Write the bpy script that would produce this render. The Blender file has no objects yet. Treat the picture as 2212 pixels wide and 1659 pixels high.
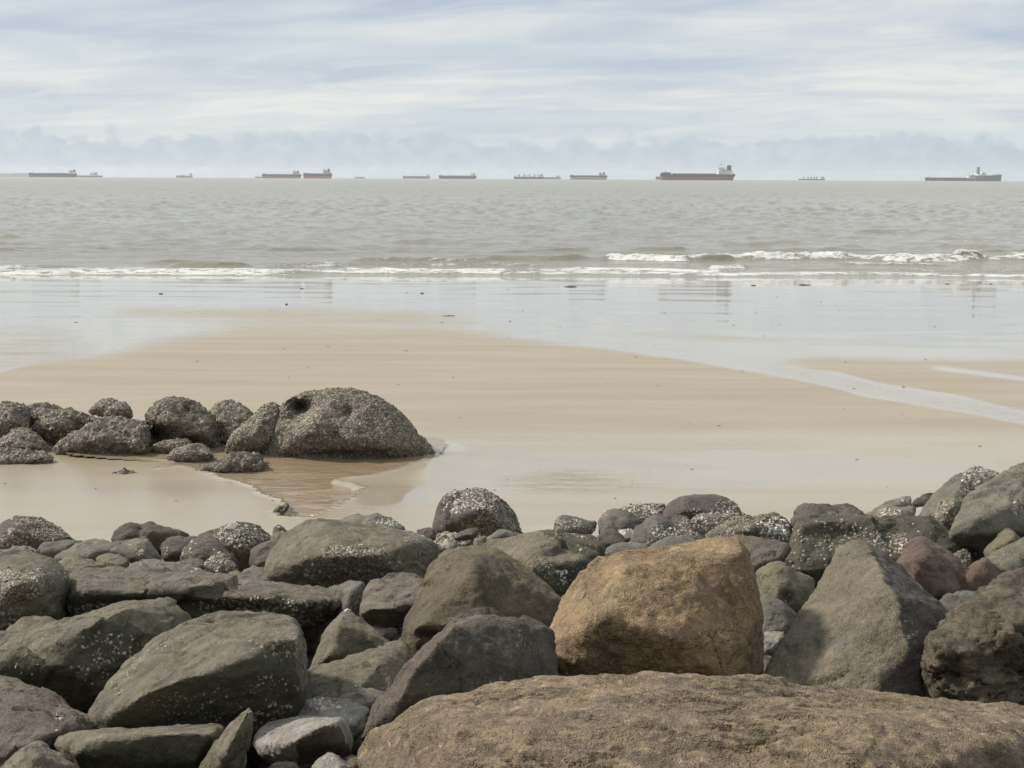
import bpy, bmesh, math, random
import numpy as np
from mathutils import Vector, Matrix

# ------------------------------------------------------------------ camera, sky, sun, exposure
scene = bpy.context.scene
COL = scene.collection
rng = np.random.default_rng(7)
random.seed(7)
W, H = 2212.0, 1659.0
FOC = 3040.0                       # focal length in units of a 2212-wide frame
CAM_Z = 3.4
PITCH = math.atan(447.1 / FOC)
ROLL = math.radians(0.235)
cam_d = bpy.data.cameras.new('camera')
cam_d.sensor_width = 36.0
cam_d.lens = 36.0 * FOC / W
cam_d.clip_start = 0.05
cam_d.clip_end = 60000.0
cam = bpy.data.objects.new('camera', cam_d)
COL.objects.link(cam)
cam_m = Matrix.Rotation(math.pi / 2 - PITCH, 3, 'X') @ Matrix.Rotation(ROLL, 3, 'Z')
cam.matrix_world = Matrix.Translation((0, 0, CAM_Z)) @ cam_m.to_4x4()
scene.camera = cam
RM = np.array(cam_m)

SUN_AZ = math.radians(-72)         # from the left, a little seaward (0 = straight out to sea)
SUN_EL = math.radians(40)
sun_d = bpy.data.lights.new('sun', 'SUN')
sun_d.energy = 4.8
sun_d.angle = math.radians(6)
sun_d.color = (1.0, 0.93, 0.82)
sun = bpy.data.objects.new('sun', sun_d)
COL.objects.link(sun)
sdir = Vector((math.sin(SUN_AZ) * math.cos(SUN_EL), math.cos(SUN_AZ) * math.cos(SUN_EL), math.sin(SUN_EL)))
sun.rotation_euler = sdir.to_track_quat('Z', 'Y').to_euler()
sun.location = (-30, 5, 40)

vs = scene.view_settings
vs.view_transform = 'Standard'
vs.look = 'None'
vs.exposure = 0.0
vs.gamma = 1.0
vs.use_curve_mapping = False
scene.cycles.use_denoising = True
scene.cycles.max_bounces = 6
scene.cycles.volume_bounces = 1


class NT:
    """small helper to write node trees"""
    def __init__(self, tree):
        self.t = tree
        self.n = tree.nodes
        self.l = tree.links

    def add(self, kind, **kw):
        nd = self.n.new(kind)
        for k, v in kw.items():
            setattr(nd, k, v)
        return nd

    def put(self, sock, v):
        if isinstance(v, bpy.types.NodeSocket):
            self.l.new(v, sock)
        elif v is not None:
            if isinstance(v, tuple) and len(v) == 3 and sock.type == 'RGBA':
                v = (*v, 1.0)
            sock.default_value = v

    def math(self, op, a, b=None, c=None, clamp=False):
        nd = self.add('ShaderNodeMath', operation=op, use_clamp=clamp)
        self.put(nd.inputs[0], a)
        if b is not None:
            self.put(nd.inputs[1], b)
        if c is not None:
            self.put(nd.inputs[2], c)
        return nd.outputs[0]

    def vmath(self, op, a, b=None):
        nd = self.add('ShaderNodeVectorMath', operation=op)
        self.put(nd.inputs[0], a)
        if b is not None:
            self.put(nd.inputs[1], b)
        return nd.outputs[0]

    def smooth(self, v, lo, hi, to0=0.0, to1=1.0):
        nd = self.add('ShaderNodeMapRange', interpolation_type='SMOOTHSTEP')
        self.put(nd.inputs[0], v)
        for i, x in enumerate((lo, hi, to0, to1)):
            self.put(nd.inputs[1 + i], x)
        return nd.outputs[0]

    def noise(self, vec, scale, detail=4.0, rough=0.55, dist=0.0, dims='3D'):
        nd = self.add('ShaderNodeTexNoise', noise_dimensions=dims)
        self.put(nd.inputs['Vector'], vec)
        nd.inputs['Scale'].default_value = scale
        nd.inputs['Detail'].default_value = detail
        nd.inputs['Roughness'].default_value = rough
        nd.inputs['Distortion'].default_value = dist
        return nd.outputs[0]

    def voro(self, vec, scale, feature='F1', out='Distance', rand=1.0):
        nd = self.add('ShaderNodeTexVoronoi', feature=feature)
        self.put(nd.inputs['Vector'], vec)
        nd.inputs['Scale'].default_value = scale
        nd.inputs['Randomness'].default_value = rand
        return nd.outputs[out]

    def mix(self, f, a, b, blend='MIX'):
        nd = self.add('ShaderNodeMix', data_type='RGBA', blend_type=blend)
        self.put(nd.inputs[0], f)
        self.put(nd.inputs[6], a)
        self.put(nd.inputs[7], b)
        return nd.outputs[2]

    def mapping(self, vec, scale=(1, 1, 1), rot=(0, 0, 0), loc=(0, 0, 0)):
        nd = self.add('ShaderNodeMapping')
        self.put(nd.inputs[0], vec)
        nd.inputs['Location'].default_value = loc
        nd.inputs['Rotation'].default_value = rot
        nd.inputs['Scale'].default_value = scale
        return nd.outputs[0]

    def comb(self, x, y, z):
        nd = self.add('ShaderNodeCombineXYZ')
        for i, v in enumerate((x, y, z)):
            self.put(nd.inputs[i], v)
        return nd.outputs[0]

    def sep(self, v):
        nd = self.add('ShaderNodeSeparateXYZ')
        self.put(nd.inputs[0], v)
        return nd.outputs

    def bump(self, h, strength, dist, normal=None):
        nd = self.add('ShaderNodeBump')
        self.put(nd.inputs['Height'], h)
        nd.inputs['Strength'].default_value = strength
        nd.inputs['Distance'].default_value = dist
        if normal is not None:
            self.put(nd.inputs['Normal'], normal)
        return nd.outputs[0]

    def attr(self, name):
        nd = self.add('ShaderNodeAttribute', attribute_name=name)
        return nd.outputs['Fac']


# ---- world: thin daylight sky behind layered grey-white cloud
world = bpy.data.worlds.new('World')
scene.world = world
world.use_nodes = True
wt = NT(world.node_tree)
wt.n.clear()
w_out = wt.add('ShaderNodeOutputWorld')
sky = wt.add('ShaderNodeTexSky', sky_type='NISHITA')
sky.sun_disc = False
sky.sun_elevation = SUN_EL
sky.sun_rotation = SUN_AZ
bg_sky = wt.add('ShaderNodeBackground')
wt.put(bg_sky.inputs[0], sky.outputs[0])
bg_sky.inputs[1].default_value = 0.10
geo = wt.add('ShaderNodeTexCoord')
D = wt.vmath('NORMALIZE', geo.outputs['Generated'])
dx, dy, dz = wt.sep(D)
zc = wt.math('MAXIMUM', dz, 0.0)
den = wt.math('ADD', zc, 0.11)
u = wt.math('DIVIDE', dx, den)
v = wt.math('DIVIDE', dy, den)
pc = wt.comb(wt.math('ADD', wt.math('MULTIPLY', u, 0.75), wt.math('MULTIPLY', v, 0.30)), wt.math('MULTIPLY', v, 1.2), 0.0)
n1 = wt.noise(pc, 0.75, 5.0, 0.45, 0.3)
n2 = wt.noise(wt.mapping(pc, (1.25, 1.0, 1.0), loc=(13.1, 4.7, 0)), 2.1, 6.0, 0.55, 0.9)
n3 = wt.noise(wt.mapping(pc, (0.45, 1.0, 1.0), loc=(3.1, 24.7, 0)), 0.9, 5.0, 0.5, 0.4)
elev = wt.math('MULTIPLY', wt.math('ARCSINE', dz), 180.0 / math.pi)
# a brighter, creamier belt of cloud above the distant bank; greyer sheets above that
belt = wt.math('ADD', wt.smooth(elev, 5.3, 3.9, 0.0, 1.0), wt.smooth(elev, 6.8, 8.8, 0.0, 0.9))
f1 = wt.math('ADD', wt.smooth(n1, 0.34, 0.62, 0.0, 0.62), wt.math('MULTIPLY', belt, 0.25))
f1 = wt.math('ADD', f1, wt.smooth(n2, 0.38, 0.68, -0.14, 0.24), clamp=True)
col_grey = (0.49, 0.565, 0.675)
col_white = (0.83, 0.837, 0.815)
col_cyan = (0.64, 0.735, 0.76)
cl = wt.mix(f1, col_grey, col_white)
cl = wt.mix(wt.math('MULTIPLY', wt.smooth(n3, 0.46, 0.66, 0.0, 0.6), wt.smooth(elev, 7.5, 3.0)), cl, col_cyan)
lowhaze = wt.smooth(elev, 3.4, 0.9, 0.0, 0.55)
cl = wt.mix(lowhaze, cl, (0.66, 0.74, 0.77))
# cumulus bank low over the horizon
az = wt.math('ARCTAN2', dx, dy)
pb = wt.comb(wt.math('MULTIPLY', az, 57.3), wt.math('MULTIPLY', elev, 1.35), 0.0)
b1 = wt.noise(pb, 0.8, 5.0, 0.55, 0.4)
b2 = wt.noise(pb, 0.22, 3.0, 0.55, 0.0)
top = wt.math('ADD', -0.55, wt.math('ADD', wt.math('MULTIPLY', b1, 1.7), wt.math('MULTIPLY', b2, 2.6)))
bank_f = wt.smooth(wt.math('SUBTRACT', top, elev), -0.10, 0.30, 0.0, 0.80)
b3 = wt.noise(pb, 1.1, 5.0, 0.6, 0.2)
bank_c = wt.mix(wt.smooth(b3, 0.35, 0.72), (0.475, 0.56, 0.645), (0.57, 0.65, 0.715))
rim = wt.math('MULTIPLY', wt.smooth(wt.math('SUBTRACT', top, elev), 0.5, 0.1, 0.0, 0.6), wt.smooth(b2, 0.5, 0.68))
bank_c = wt.mix(rim, bank_c, (0.84, 0.845, 0.83))
cl = wt.mix(bank_f, cl, bank_c)
bg_cl = wt.add('ShaderNodeBackground')
wt.put(bg_cl.inputs[0], cl)
bg_cl.inputs[1].default_value = 1.0
mixs = wt.add('ShaderNodeMixShader')
mixs.inputs[0].default_value = 0.94
wt.l.new(bg_sky.outputs[0], mixs.inputs[1])
wt.l.new(bg_cl.outputs[0], mixs.inputs[2])
wt.l.new(mixs.outputs[0], w_out.inputs[0])


# ------------------------------------------------------------------ places: pixels <-> world
def ray(px, py):
    """direction (y = 1) of the view ray through a point of the 2212 x 1659 frame"""
    d = RM @ np.array([(px - W / 2) / FOC, (H / 2 - py) / FOC, -1.0])
    return d / d[1]


def at(px, py, Y):
    d = ray(px, py)
    return np.array([d[0] * Y, Y, CAM_Z + d[2] * Y])


def project(P):
    Q = (np.asarray(P) - np.array([0, 0, CAM_Z])) @ RM
    return W / 2 + FOC * Q[..., 0] / -Q[..., 2], H / 2 - FOC * Q[..., 1] / -Q[..., 2]


def sand_base(Y):
    t = np.maximum(Y - 13.0, -6.0)
    tt = np.minimum(t, 110.0)
    return -(0.0472 * tt - 8.05e-5 * tt * tt) - 0.03 * np.maximum(t - 110.0, 0)


SEA_Z = float(sand_base(np.array(95.5)))
EARTH = 6.371e6 * 1.15


def bank_z(Y):
    return np.maximum(0.18 * (13.0 - Y), -0.35)


_ys = np.linspace(9.0, 140.0, 8000)
_zs = sand_base(_ys)


def sand_Y(px, py):
    """distance at which the ray meets the beach"""
    d = ray(px, py)
    f = CAM_Z + d[2] * _ys - _zs
    i = np.argmax(f < 0)
    return _ys[i] if f[i] < 0 else 140.0


# ------------------------------------------------------------------ numpy noise
_perm = rng.permutation(256)
_perm = np.concatenate([_perm, _perm, _perm])
_grad = rng.normal(size=(256, 3))
_grad /= np.linalg.norm(_grad, axis=1)[:, None]


def perlin(p):
    p = np.asarray(p, dtype=np.float64)
    i = np.floor(p).astype(np.int64)
    f = p - i
    i &= 255
    w = f * f * f * (f * (f * 6 - 15) + 10)
    out = 0
    for a in (0, 1):
        wx = w[:, 0] if a else 1 - w[:, 0]
        for b in (0, 1):
            wy = w[:, 1] if b else 1 - w[:, 1]
            for c in (0, 1):
                wz = w[:, 2] if c else 1 - w[:, 2]
                g = _grad[_perm[_perm[_perm[i[:, 0] + a] + i[:, 1] + b] + i[:, 2] + c]]
                out = out + wx * wy * wz * (g[:, 0] * (f[:, 0] - a) + g[:, 1] * (f[:, 1] - b) + g[:, 2] * (f[:, 2] - c))
    return out * 1.6


def fbm(p, octs=4, gain=0.5):
    p = np.array(p, dtype=np.float64)
    r, a = 0, 1.0
    for k in range(octs):
        r = r + a * perlin(p + k * 17.3)
        p = p * 2.03
        a *= gain
    return r


def ss(x, a, b):
    t = np.clip((x - a) / (b - a), 0, 1)
    return t * t * (3 - 2 * t)


def poly_sdf(x, y, poly):
    """signed distance to a polygon, negative inside"""
    poly = np.asarray(poly, float)
    d = np.full(x.shape, 1e9)
    s = np.ones(x.shape)
    n = len(poly)
    for i in range(n):
        a, b = poly[i], poly[i - 1]
        ex, ey = b[0] - a[0], b[1] - a[1]
        wx, wy = x - a[0], y - a[1]
        t = np.clip((wx * ex + wy * ey) / (ex * ex + ey * ey + 1e-12), 0, 1)
        d = np.minimum(d, (wx - ex * t) ** 2 + (wy - ey * t) ** 2)
        c1, c2, c3 = y >= a[1], y < b[1], ex * wy > ey * wx
        flip = (c1 & c2 & c3) | (~c1 & ~c2 & ~c3)
        s = np.where(flip, -s, s)
    return s * np.sqrt(d)


# ------------------------------------------------------------------ object helpers
def tag(o, label=None, cat=None, group=None, kind=None):
    for k, val in (('label', label), ('category', cat), ('group', group), ('kind', kind)):
        if val:
            o[k] = val
    return o


def mesh_obj(name, verts, faces, mat=None, parent=None, loc=None, smooth=True):
    me = bpy.data.meshes.new(name)
    verts = np.asarray(verts, float)
    if loc is not None:
        verts = verts - np.asarray(loc)
    if isinstance(faces, np.ndarray):
        k = faces.shape[1]
        me.vertices.add(len(verts))
        me.vertices.foreach_set('co', verts.astype(np.float32).ravel())
        me.loops.add(faces.size)
        me.loops.foreach_set('vertex_index', faces.astype(np.int32).ravel())
        me.polygons.add(len(faces))
        me.polygons.foreach_set('loop_start', np.arange(0, faces.size, k, dtype=np.int32))
        me.update(calc_edges=True)
    else:
        me.from_pydata([tuple(q) for q in verts], [], faces)
        me.update()
    if smooth:
        me.polygons.foreach_set('use_smooth', np.ones(len(me.polygons), bool))
    if mat:
        me.materials.append(mat)
    o = bpy.data.objects.new(name, me)
    COL.objects.link(o)
    if loc is not None:
        o.location = loc
    if parent:
        o.parent = parent
    return o


def grid_faces(nr, nc):
    a = np.arange(nr * nc).reshape(nr, nc)
    return np.stack([a[:-1, :-1].ravel(), a[:-1, 1:].ravel(), a[1:, 1:].ravel(), a[1:, :-1].ravel()], 1)


def set_attr(me, name, vals):
    at_ = me.attributes.new(name, 'FLOAT', 'POINT')
    at_.data.foreach_set('value', np.asarray(vals, np.float32))


def new_mat(name):
    m = bpy.data.materials.new(name)
    m.use_nodes = True
    t = NT(m.node_tree)
    t.n.clear()
    out = t.add('ShaderNodeOutputMaterial')
    b = t.add('ShaderNodeBsdfPrincipled')
    t.l.new(b.outputs[0], out.inputs[0])
    return m, t, b

# ------------------------------------------------------------------ materials: sand, water
def sand_material():
    m, t, b = new_mat('wet_sand')
    tc = t.add('ShaderNodeTexCoord').outputs['Object']
    wet = t.attr('wet')
    st = t.mapping(tc, (0.16, 0.9, 1.0), rot=(0, 0, 0.10))
    n1 = t.noise(st, 0.9, 5, 0.6, 0.4)
    n2 = t.noise(tc, 60.0, 3, 0.7)
    n3 = t.noise(t.mapping(tc, (0.5, 3.0, 1), rot=(0, 0, -0.12)), 2.2, 4, 0.6, 0.5)
    c = t.mix(t.smooth(n1, 0.3, 0.72), (0.305, 0.257, 0.176), (0.355, 0.307, 0.222))
    c = t.mix(t.smooth(n3, 0.45, 0.75, 0.0, 0.2), c, (0.34, 0.30, 0.23))
    c = t.mix(t.smooth(n2, 0.3, 0.7, 0.0, 0.18), c, (0.20, 0.165, 0.11))
    w2 = t.math('ADD', wet, t.math('MULTIPLY', t.math('SUBTRACT', n1, 0.5), 0.14), clamp=True)
    # water soaked into the sand makes it darker and a film on top makes it shine
    c = t.mix(t.smooth(w2, 0.1, 0.9, 0.0, 0.8), c, (0.31, 0.275, 0.212))
    t.put(b.inputs['Base Color'], c)
    t.put(b.inputs['Roughness'], t.smooth(w2, 0.05, 0.75, 0.52, 0.045))
    t.put(b.inputs['IOR'], 1.34)
    t.put(b.inputs['Specular IOR Level'], t.smooth(w2, 0.0, 0.5, 0.33, 0.5))
    hb = t.math('ADD', t.math('MULTIPLY', n3, 0.6), t.math('MULTIPLY', n2, 0.05))
    bn = t.add('ShaderNodeBump')
    t.put(bn.inputs['Height'], hb)
    t.put(bn.inputs['Strength'], t.smooth(w2, 0.1, 0.7, 0.28, 0.015))
    bn.inputs['Distance'].default_value = 0.02
    rp = t.attr('ripple')
    nr = t.noise(t.mapping(tc, (1.1, 3.4, 1), rot=(0, 0, 0.18)), 1.6, 4, 0.55, 0.7)
    b2 = t.add('ShaderNodeBump')
    t.put(b2.inputs['Height'], nr)
    t.put(b2.inputs['Strength'], rp)
    b2.inputs['Distance'].default_value = 0.16
    t.l.new(bn.outputs[0], b2.inputs['Normal'])
    t.put(b.inputs['Normal'], b2.outputs[0])
    return m


def sea_material():
    m, t, b = new_mat('sea_water')
    tc = t.add('ShaderNodeTexCoord').outputs['Object']
    foam = t.attr('foam')
    depth = t.attr('far')
    nA = t.noise(t.mapping(tc, (0.45, 1.0, 1.0), rot=(0, 0, 0.15)), 0.9, 6, 0.62, 0.6)
    nB = t.noise(t.mapping(tc, (0.10, 0.22, 1.0), rot=(0, 0, -0.1)), 0.5, 6, 0.6, 0.5)
    nF = t.noise(t.mapping(tc, (1.0, 0.8, 1.0)), 3.6, 6, 0.75, 0.9)
    nS = t.noise(t.mapping(tc, (0.012, 0.03, 1.0)), 0.6, 4, 0.6)
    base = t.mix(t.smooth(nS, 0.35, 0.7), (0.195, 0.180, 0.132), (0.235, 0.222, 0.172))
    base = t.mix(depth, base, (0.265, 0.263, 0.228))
    nF2 = t.noise(t.mapping(tc, (0.55, 1.0, 1.0), loc=(7, 3, 0)), 1.1, 7, 0.72, 1.2)
    fsum = t.math('ADD', t.math('MULTIPLY', foam, 0.80), t.math('MULTIPLY', t.math('SUBTRACT', nF2, 0.5), 1.9))
    fsum = t.math('ADD', fsum, t.math('MULTIPLY', t.math('SUBTRACT', nF, 0.5), 1.0))
    fm = t.math('MULTIPLY', t.smooth(fsum, 0.44, 0.74, 0.0, 0.95), t.smooth(foam, 0.02, 0.2))
    t.put(b.inputs['Base Color'], t.mix(fm, base, (0.74, 0.745, 0.72)))
    t.put(b.inputs['Roughness'], t.math('ADD', t.smooth(depth, 0.0, 1.0, 0.10, 0.30), t.math('MULTIPLY', fm, 0.5)))
    t.put(b.inputs['IOR'], 1.333)
    t.put(b.inputs['Specular IOR Level'], t.smooth(depth, 0.0, 1.0, 0.5, 0.2))
    h = t.math('ADD', t.math('MULTIPLY', nA, 0.5), t.math('MULTIPLY', nB, 1.1))
    bn = t.bump(h, 0.75, 0.55)
    bn = t.bump(t.math('MULTIPLY', nF, fm), 0.8, 0.15, bn)
    t.put(b.inputs['Normal'], bn)
    return m


def pool_material():
    m, t, b = new_mat('pool_water')
    tc = t.add('ShaderNodeTexCoord').outputs['Object']
    n = t.noise(t.mapping(tc, (0.7, 1.5, 1.0), rot=(0, 0, -0.5)), 4.0, 4, 0.6, 0.6)
    n2 = t.noise(t.mapping(tc, (0.6, 1.2, 1.0), rot=(0, 0, 0.4)), 1.3, 3, 0.55, 0.3)
    t.put(b.inputs['Base Color'], t.mix(n2, (0.215, 0.165, 0.105), (0.28, 0.22, 0.145)))
    b.inputs['Roughness'].default_value = 0.03
    b.inputs['IOR'].default_value = 1.333
    t.put(b.inputs['Normal'], t.bump(t.math('ADD', n, t.math('MULTIPLY', n2, 1.5)), 0.45, 0.05))
    return m


M_SAND = sand_material()
M_SEA = sea_material()
M_POOL = pool_material()

# ------------------------------------------------------------------ the beach
POOL = [(345, 1014), (400, 1006), (442, 1020), (520, 1038), (556, 1052), (582, 1068), (612, 1080), (622, 1088), (604, 1104),
        (612, 1116), (665, 1119), (700, 1103), (742, 1080), (772, 1056), (752, 1046), (716, 1040), (728, 1033), (790, 1028),
        (872, 1012), (905, 1000), (925, 986), (935, 968), (880, 960), (780, 985), (560, 985), (480, 955), (330, 950), (250, 972), (180, 978), (175, 986),
        (250, 992), (330, 996), (395, 1000)]
BX = [-400, 0, 110, 250, 330, 420, 520, 750, 900, 1000, 1106, 1281, 1506, 1576, 1706, 1846, 1981, 2106, 2212, 2500]
BY = [840, 806, 781, 762, 742, 724, 708, 705, 708, 716, 730, 751, 783, 795, 818, 850, 878, 898, 921, 985]
SX = [1300, 1500, 1620, 1696, 1816, 1906, 2056, 2212, 2500]
SY = [742, 764, 780, 793, 806, 830, 852, 890, 960]

pool_xy = []
for q in POOL:
    Yq = sand_Y(*q)
    pool_xy.append(at(q[0], q[1], Yq)[:2])
POOL_Z = float(sand_base(np.array(16.6)))

rows = np.concatenate([np.linspace(1330, 1130, 40)[:-1], np.linspace(1130, 940, 170)[:-1], np.linspace(940, 566, 220)])
Yr = np.array([sand_Y(W / 2, r) for r in rows])
Yr = np.concatenate([[4.0, 7.0, 8.5, 9.2], Yr[Yr > 9.3], [150.0]])
Yr = np.unique(np.round(Yr, 4))
ucol = np.concatenate([np.linspace(-1.3, -0.46, 12)[:-1], np.linspace(-0.46, 0.46, 320), np.linspace(0.46, 1.3, 12)[1:]])
YY, UU = np.meshgrid(Yr, ucol, indexing='ij')
XX = UU * np.maximum(YY, 10.0)
X, Y = XX.ravel(), YY.ravel()
Z = sand_base(Y)
px, py = project(np.stack([X, Y, Z], 1))
# gentle bars and hollows of the beach
Z = Z + 0.012 * fbm(np.stack([X * 0.10, Y * 0.25, 0 * X], 1), 3)
sdf = poly_sdf(X, Y, pool_xy)
edge_n = 0.05 * fbm(np.stack([X * 2.1, Y * 2.1, 0 * X], 1), 3)
sd = sdf + edge_n
near = np.exp(-((X + 2.6) / 2.6) ** 2 - ((Y - 17.6) / 1.7) ** 2)
Z = Z * (1 - near) + np.maximum(Z, POOL_Z + 0.012) * near
Z = np.where(sd < 0.0, np.minimum(Z, POOL_Z - 0.012 - 0.05 * ss(-sd, 0.0, 0.3)), Z)
lip = np.exp(-((sd - 0.04) / 0.05) ** 2) * (sd > 0)
Z = Z + 0.012 * lip

warp = 16 * fbm(np.stack([px * 0.004, py * 0.02, 0 * px], 1), 4)
by = np.interp(px, BX, BY)
sharp = np.interp(px, [0, 110, 250, 420, 750, 1000, 1281, 1500], [5, 12, 58, 65, 55, 42, 20, 8])
film = 1 - ss(py + warp * 0.25 - by, -sharp, sharp)
streak = fbm(np.stack([px * 0.0035 + 5, py * 0.05, 0 * px + 3], 1), 4)
# half-drained bars inside the film
bar1 = np.exp(-((py - 672 - 0.01 * px) / 22) ** 2) * ss(px, 120, 320) * (1 - ss(px, 900, 1250))
bar2 = np.exp(-((py - (715 + 0.06 * (px - 1300))) / 16) ** 2) * ss(px, 1150, 1320) * (1 - ss(px, 1650, 1900))
sy = np.interp(px, SX, SY)
isl = ss(py + 0.3 * warp, 758 + 0.0 * px, 785) * (1 - ss(py - sy, -4, 3)) * ss(px, 1560, 1800)
streakline = np.exp(-((py - (795 + 0.125 * (px - 2021))) / 4.5) ** 2) * ss(px, 1990, 2050)
wet = film * (0.92 - 0.48 * bar1 - 0.34 * bar2) + 0.10 * streak * film
wet = wet * (1 - 0.72 * isl) + 0.6 * isl * streakline
low = np.exp(-np.abs((py + warp * 0.8 - (1022 - 0.02 * (px - 1300))) / 44) ** 2.4) * ss(px, 860, 960) * np.interp(px, [900, 1300, 1750, 2212], [0.9, 0.98, 0.8, 0.45])
blue = np.exp(-(((px - 960) / 60) ** 2 + ((py - 978) / 22) ** 2))
left = np.exp(-np.abs((py + warp * 0.6 - 1062) / 52) ** 2.6) * (1 - ss(px, 600, 700)) * 0.5
rightpool = np.exp(-np.abs((py + warp * 0.5 - 1075) / 40) ** 2.2) * ss(px, 700, 800) * (1 - ss(px, 900, 1000)) * 0.7
foot = np.exp(-(((px - 1175) / 70) ** 2 + ((py - 1141) / 8) ** 2)) + np.exp(-(((px - 1990) / 45) ** 2 + ((py - 1092) / 12) ** 2))
damp = 0.24 + 0.06 * streak + 0.2 * ss(py, 900, 960)
wet = np.maximum.reduce([wet, low, blue, left, rightpool, foot, np.where(sd < 0.08, 0.95, 0), damp * (1 - film), np.exp(-(((px - 1250) / 150) ** 2 + ((py - 1042) / 24) ** 2))])
wet = np.clip(wet, 0, 1)
sand = mesh_obj('beach_sand', np.stack([X, Y, Z], 1), grid_faces(len(Yr), len(ucol)), M_SAND)
set_attr(sand.data, 'wet', wet)
ripple = np.exp(-(((px - 1250) / 130) ** 2 + ((py - 1042) / 20) ** 2)) + 0.8 * np.exp(-(((px - 690) / 75) ** 2 + ((py - 1112) / 14) ** 2))
ripple = ripple + 0.35 * np.exp(-(((px - 40) / 110) ** 2 + ((py - 765) / 40) ** 2)) + 0.08 * np.exp(-((py - (by - 18)) / 16) ** 2) * ss(px, 1500, 1800)
set_attr(sand.data, 'ripple', np.clip(ripple, 0, 1) * 1.0)
tag(sand, 'wide wet tan beach with shining water films', kind='structure')

# the pool of brown water round the barnacled rocks
pp = np.array(pool_xy)
cen = pp.mean(0)
gx, gy = np.meshgrid(np.linspace(pp[:, 0].min() - 0.3, pp[:, 0].max() + 0.3, 160), np.linspace(pp[:, 1].min() - 0.3, pp[:, 1].max() + 0.3, 90))
pf = grid_faces(90, 160)
pv = np.stack([gx.ravel(), gy.ravel(), np.full(gx.size, POOL_Z - 0.010)], 1)
sdp = poly_sdf(pv[:, 0], pv[:, 1], pool_xy)
keep = (sdp[pf] < 0.16).any(1)
pool = mesh_obj('tide_pool', pv, pf[keep], M_POOL)
tag(pool, 'shallow brown tide pool around the barnacled rocks', kind='structure')

# ------------------------------------------------------------------ the sea
Ya = np.concatenate([np.linspace(88, 135, 235)[:-1], 135 * (2200 / 135) ** np.linspace(0, 1, 400)[:-1], 2200 * (13500 / 2200) ** np.linspace(0, 1, 60)])
ua = np.concatenate([np.linspace(-1.1, -0.45, 30)[:-1], np.linspace(-0.45, 0.45, 500), np.linspace(0.45, 1.1, 30)[1:]])
YY, UU = np.meshgrid(Ya, ua, indexing='ij')
X, Y = (UU * YY).ravel(), YY.ravel()
amp = 0.055 * ss(Y, 92, 125) * (1 - 0.6 * ss(Y, 300, 900)) * (1 - ss(Y, 900, 1500))
Zw = amp * (1.3 * fbm(np.stack([X * 0.06, Y * 0.22, 0 * X], 1), 3) + 1.0 * fbm(np.stack([X * 0.3, Y * 0.7, 0 * X + 9], 1), 3))
Zw += (0.20 + 0.30 * ss(Y, 150, 320)) * ss(Y, 112, 160) * (1 - ss(Y, 1500, 2200)) * np.maximum(0, fbm(np.stack([X * (0.34 - 0.16 * ss(Y, 200, 600)), Y * 0.32, 0 * X + 31], 1), 3)) ** 1.4
Zw += 0.30 * ss(Y, 105, 140) * (1 - ss(Y, 600, 1100)) * np.maximum(0, fbm(np.stack([X * 0.16, Y * 0.34, 0 * X + 61], 1), 3)) ** 1.5
foam = np.zeros(len(X))
HS = CAM_Z - SEA_Z


def sea_Y(px_, py_):
    d = ray(px_, py_)
    return HS / -d[2]


px, _ = project(np.stack([X, Y, np.full(len(X), SEA_Z)], 1))
wob = fbm(np.stack([X * 0.10, 0 * X, 0 * X + 5], 1), 3)
wob2 = fbm(np.stack([X * 0.5, 0 * X, 0 * X + 15], 1), 3)
# (x0, x1, row, crest height, foam 0..1, width of the trailing foam)
WAVES = [(-400, 2700, 590, 0.10, 0.86, 2.0), (500, 1300, 572, 0.12, 0.62, 1.8), (1250, 2700, 560, 0.26, 0.84, 1.8), (-400, 700, 584, 0.10, 0.7, 1.8), (-300, 760, 589, 0.18, 0.9, 4.5), (640, 1180, 587, 0.15, 0.92, 4.0), (1080, 1640, 584, 0.12, 0.95, 3.2), (1580, 2500, 584, 0.08, 0.55, 1.6),
         (350, 560, 577, 0.36, 0.12, 1.0), (-300, 110, 581, 0.22, 0.9, 2.5), (560, 760, 576, 0.16, 0.62, 3.0),
         (735, 1085, 565, 0.30, 0.62, 1.6), (1010, 1300, 560, 0.30, 0.0, 1.0), (1276, 1520, 561, 0.38, 0.98, 2.4), (1495, 1600, 561, 0.42, 0.1, 1.0),
         (1580, 1870, 560, 0.32, 0.95, 1.8), (1870, 2120, 562, 0.34, 0.92, 2.4), (2050, 2130, 560, 0.45, 0.2, 1.0), (2120, 2500, 560, 0.36, 0.92, 2.0),
         (1780, 2075, 572, 0.16, 0.72, 1.4), (1515, 1630, 577, 0.16, 0.9, 2.2),
         (60, 180, 575, 0.16, 0.0, 1), (1350, 1500, 540, 0.30, 0.0, 1), (1120, 1290, 543, 0.24, 0, 1), (1830, 1960, 503, 0.45, 0.12, 1), (230, 420, 528, 0.26, 0, 1),
         (840, 1020, 526, 0.28, 0, 1), (300, 520, 568, 0.18, 0, 1), (560, 700, 541, 0.22, 0, 1), (1600, 1760, 527, 0.25, 0, 1), (2010, 2200, 533, 0.25, 0, 1)]
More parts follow.
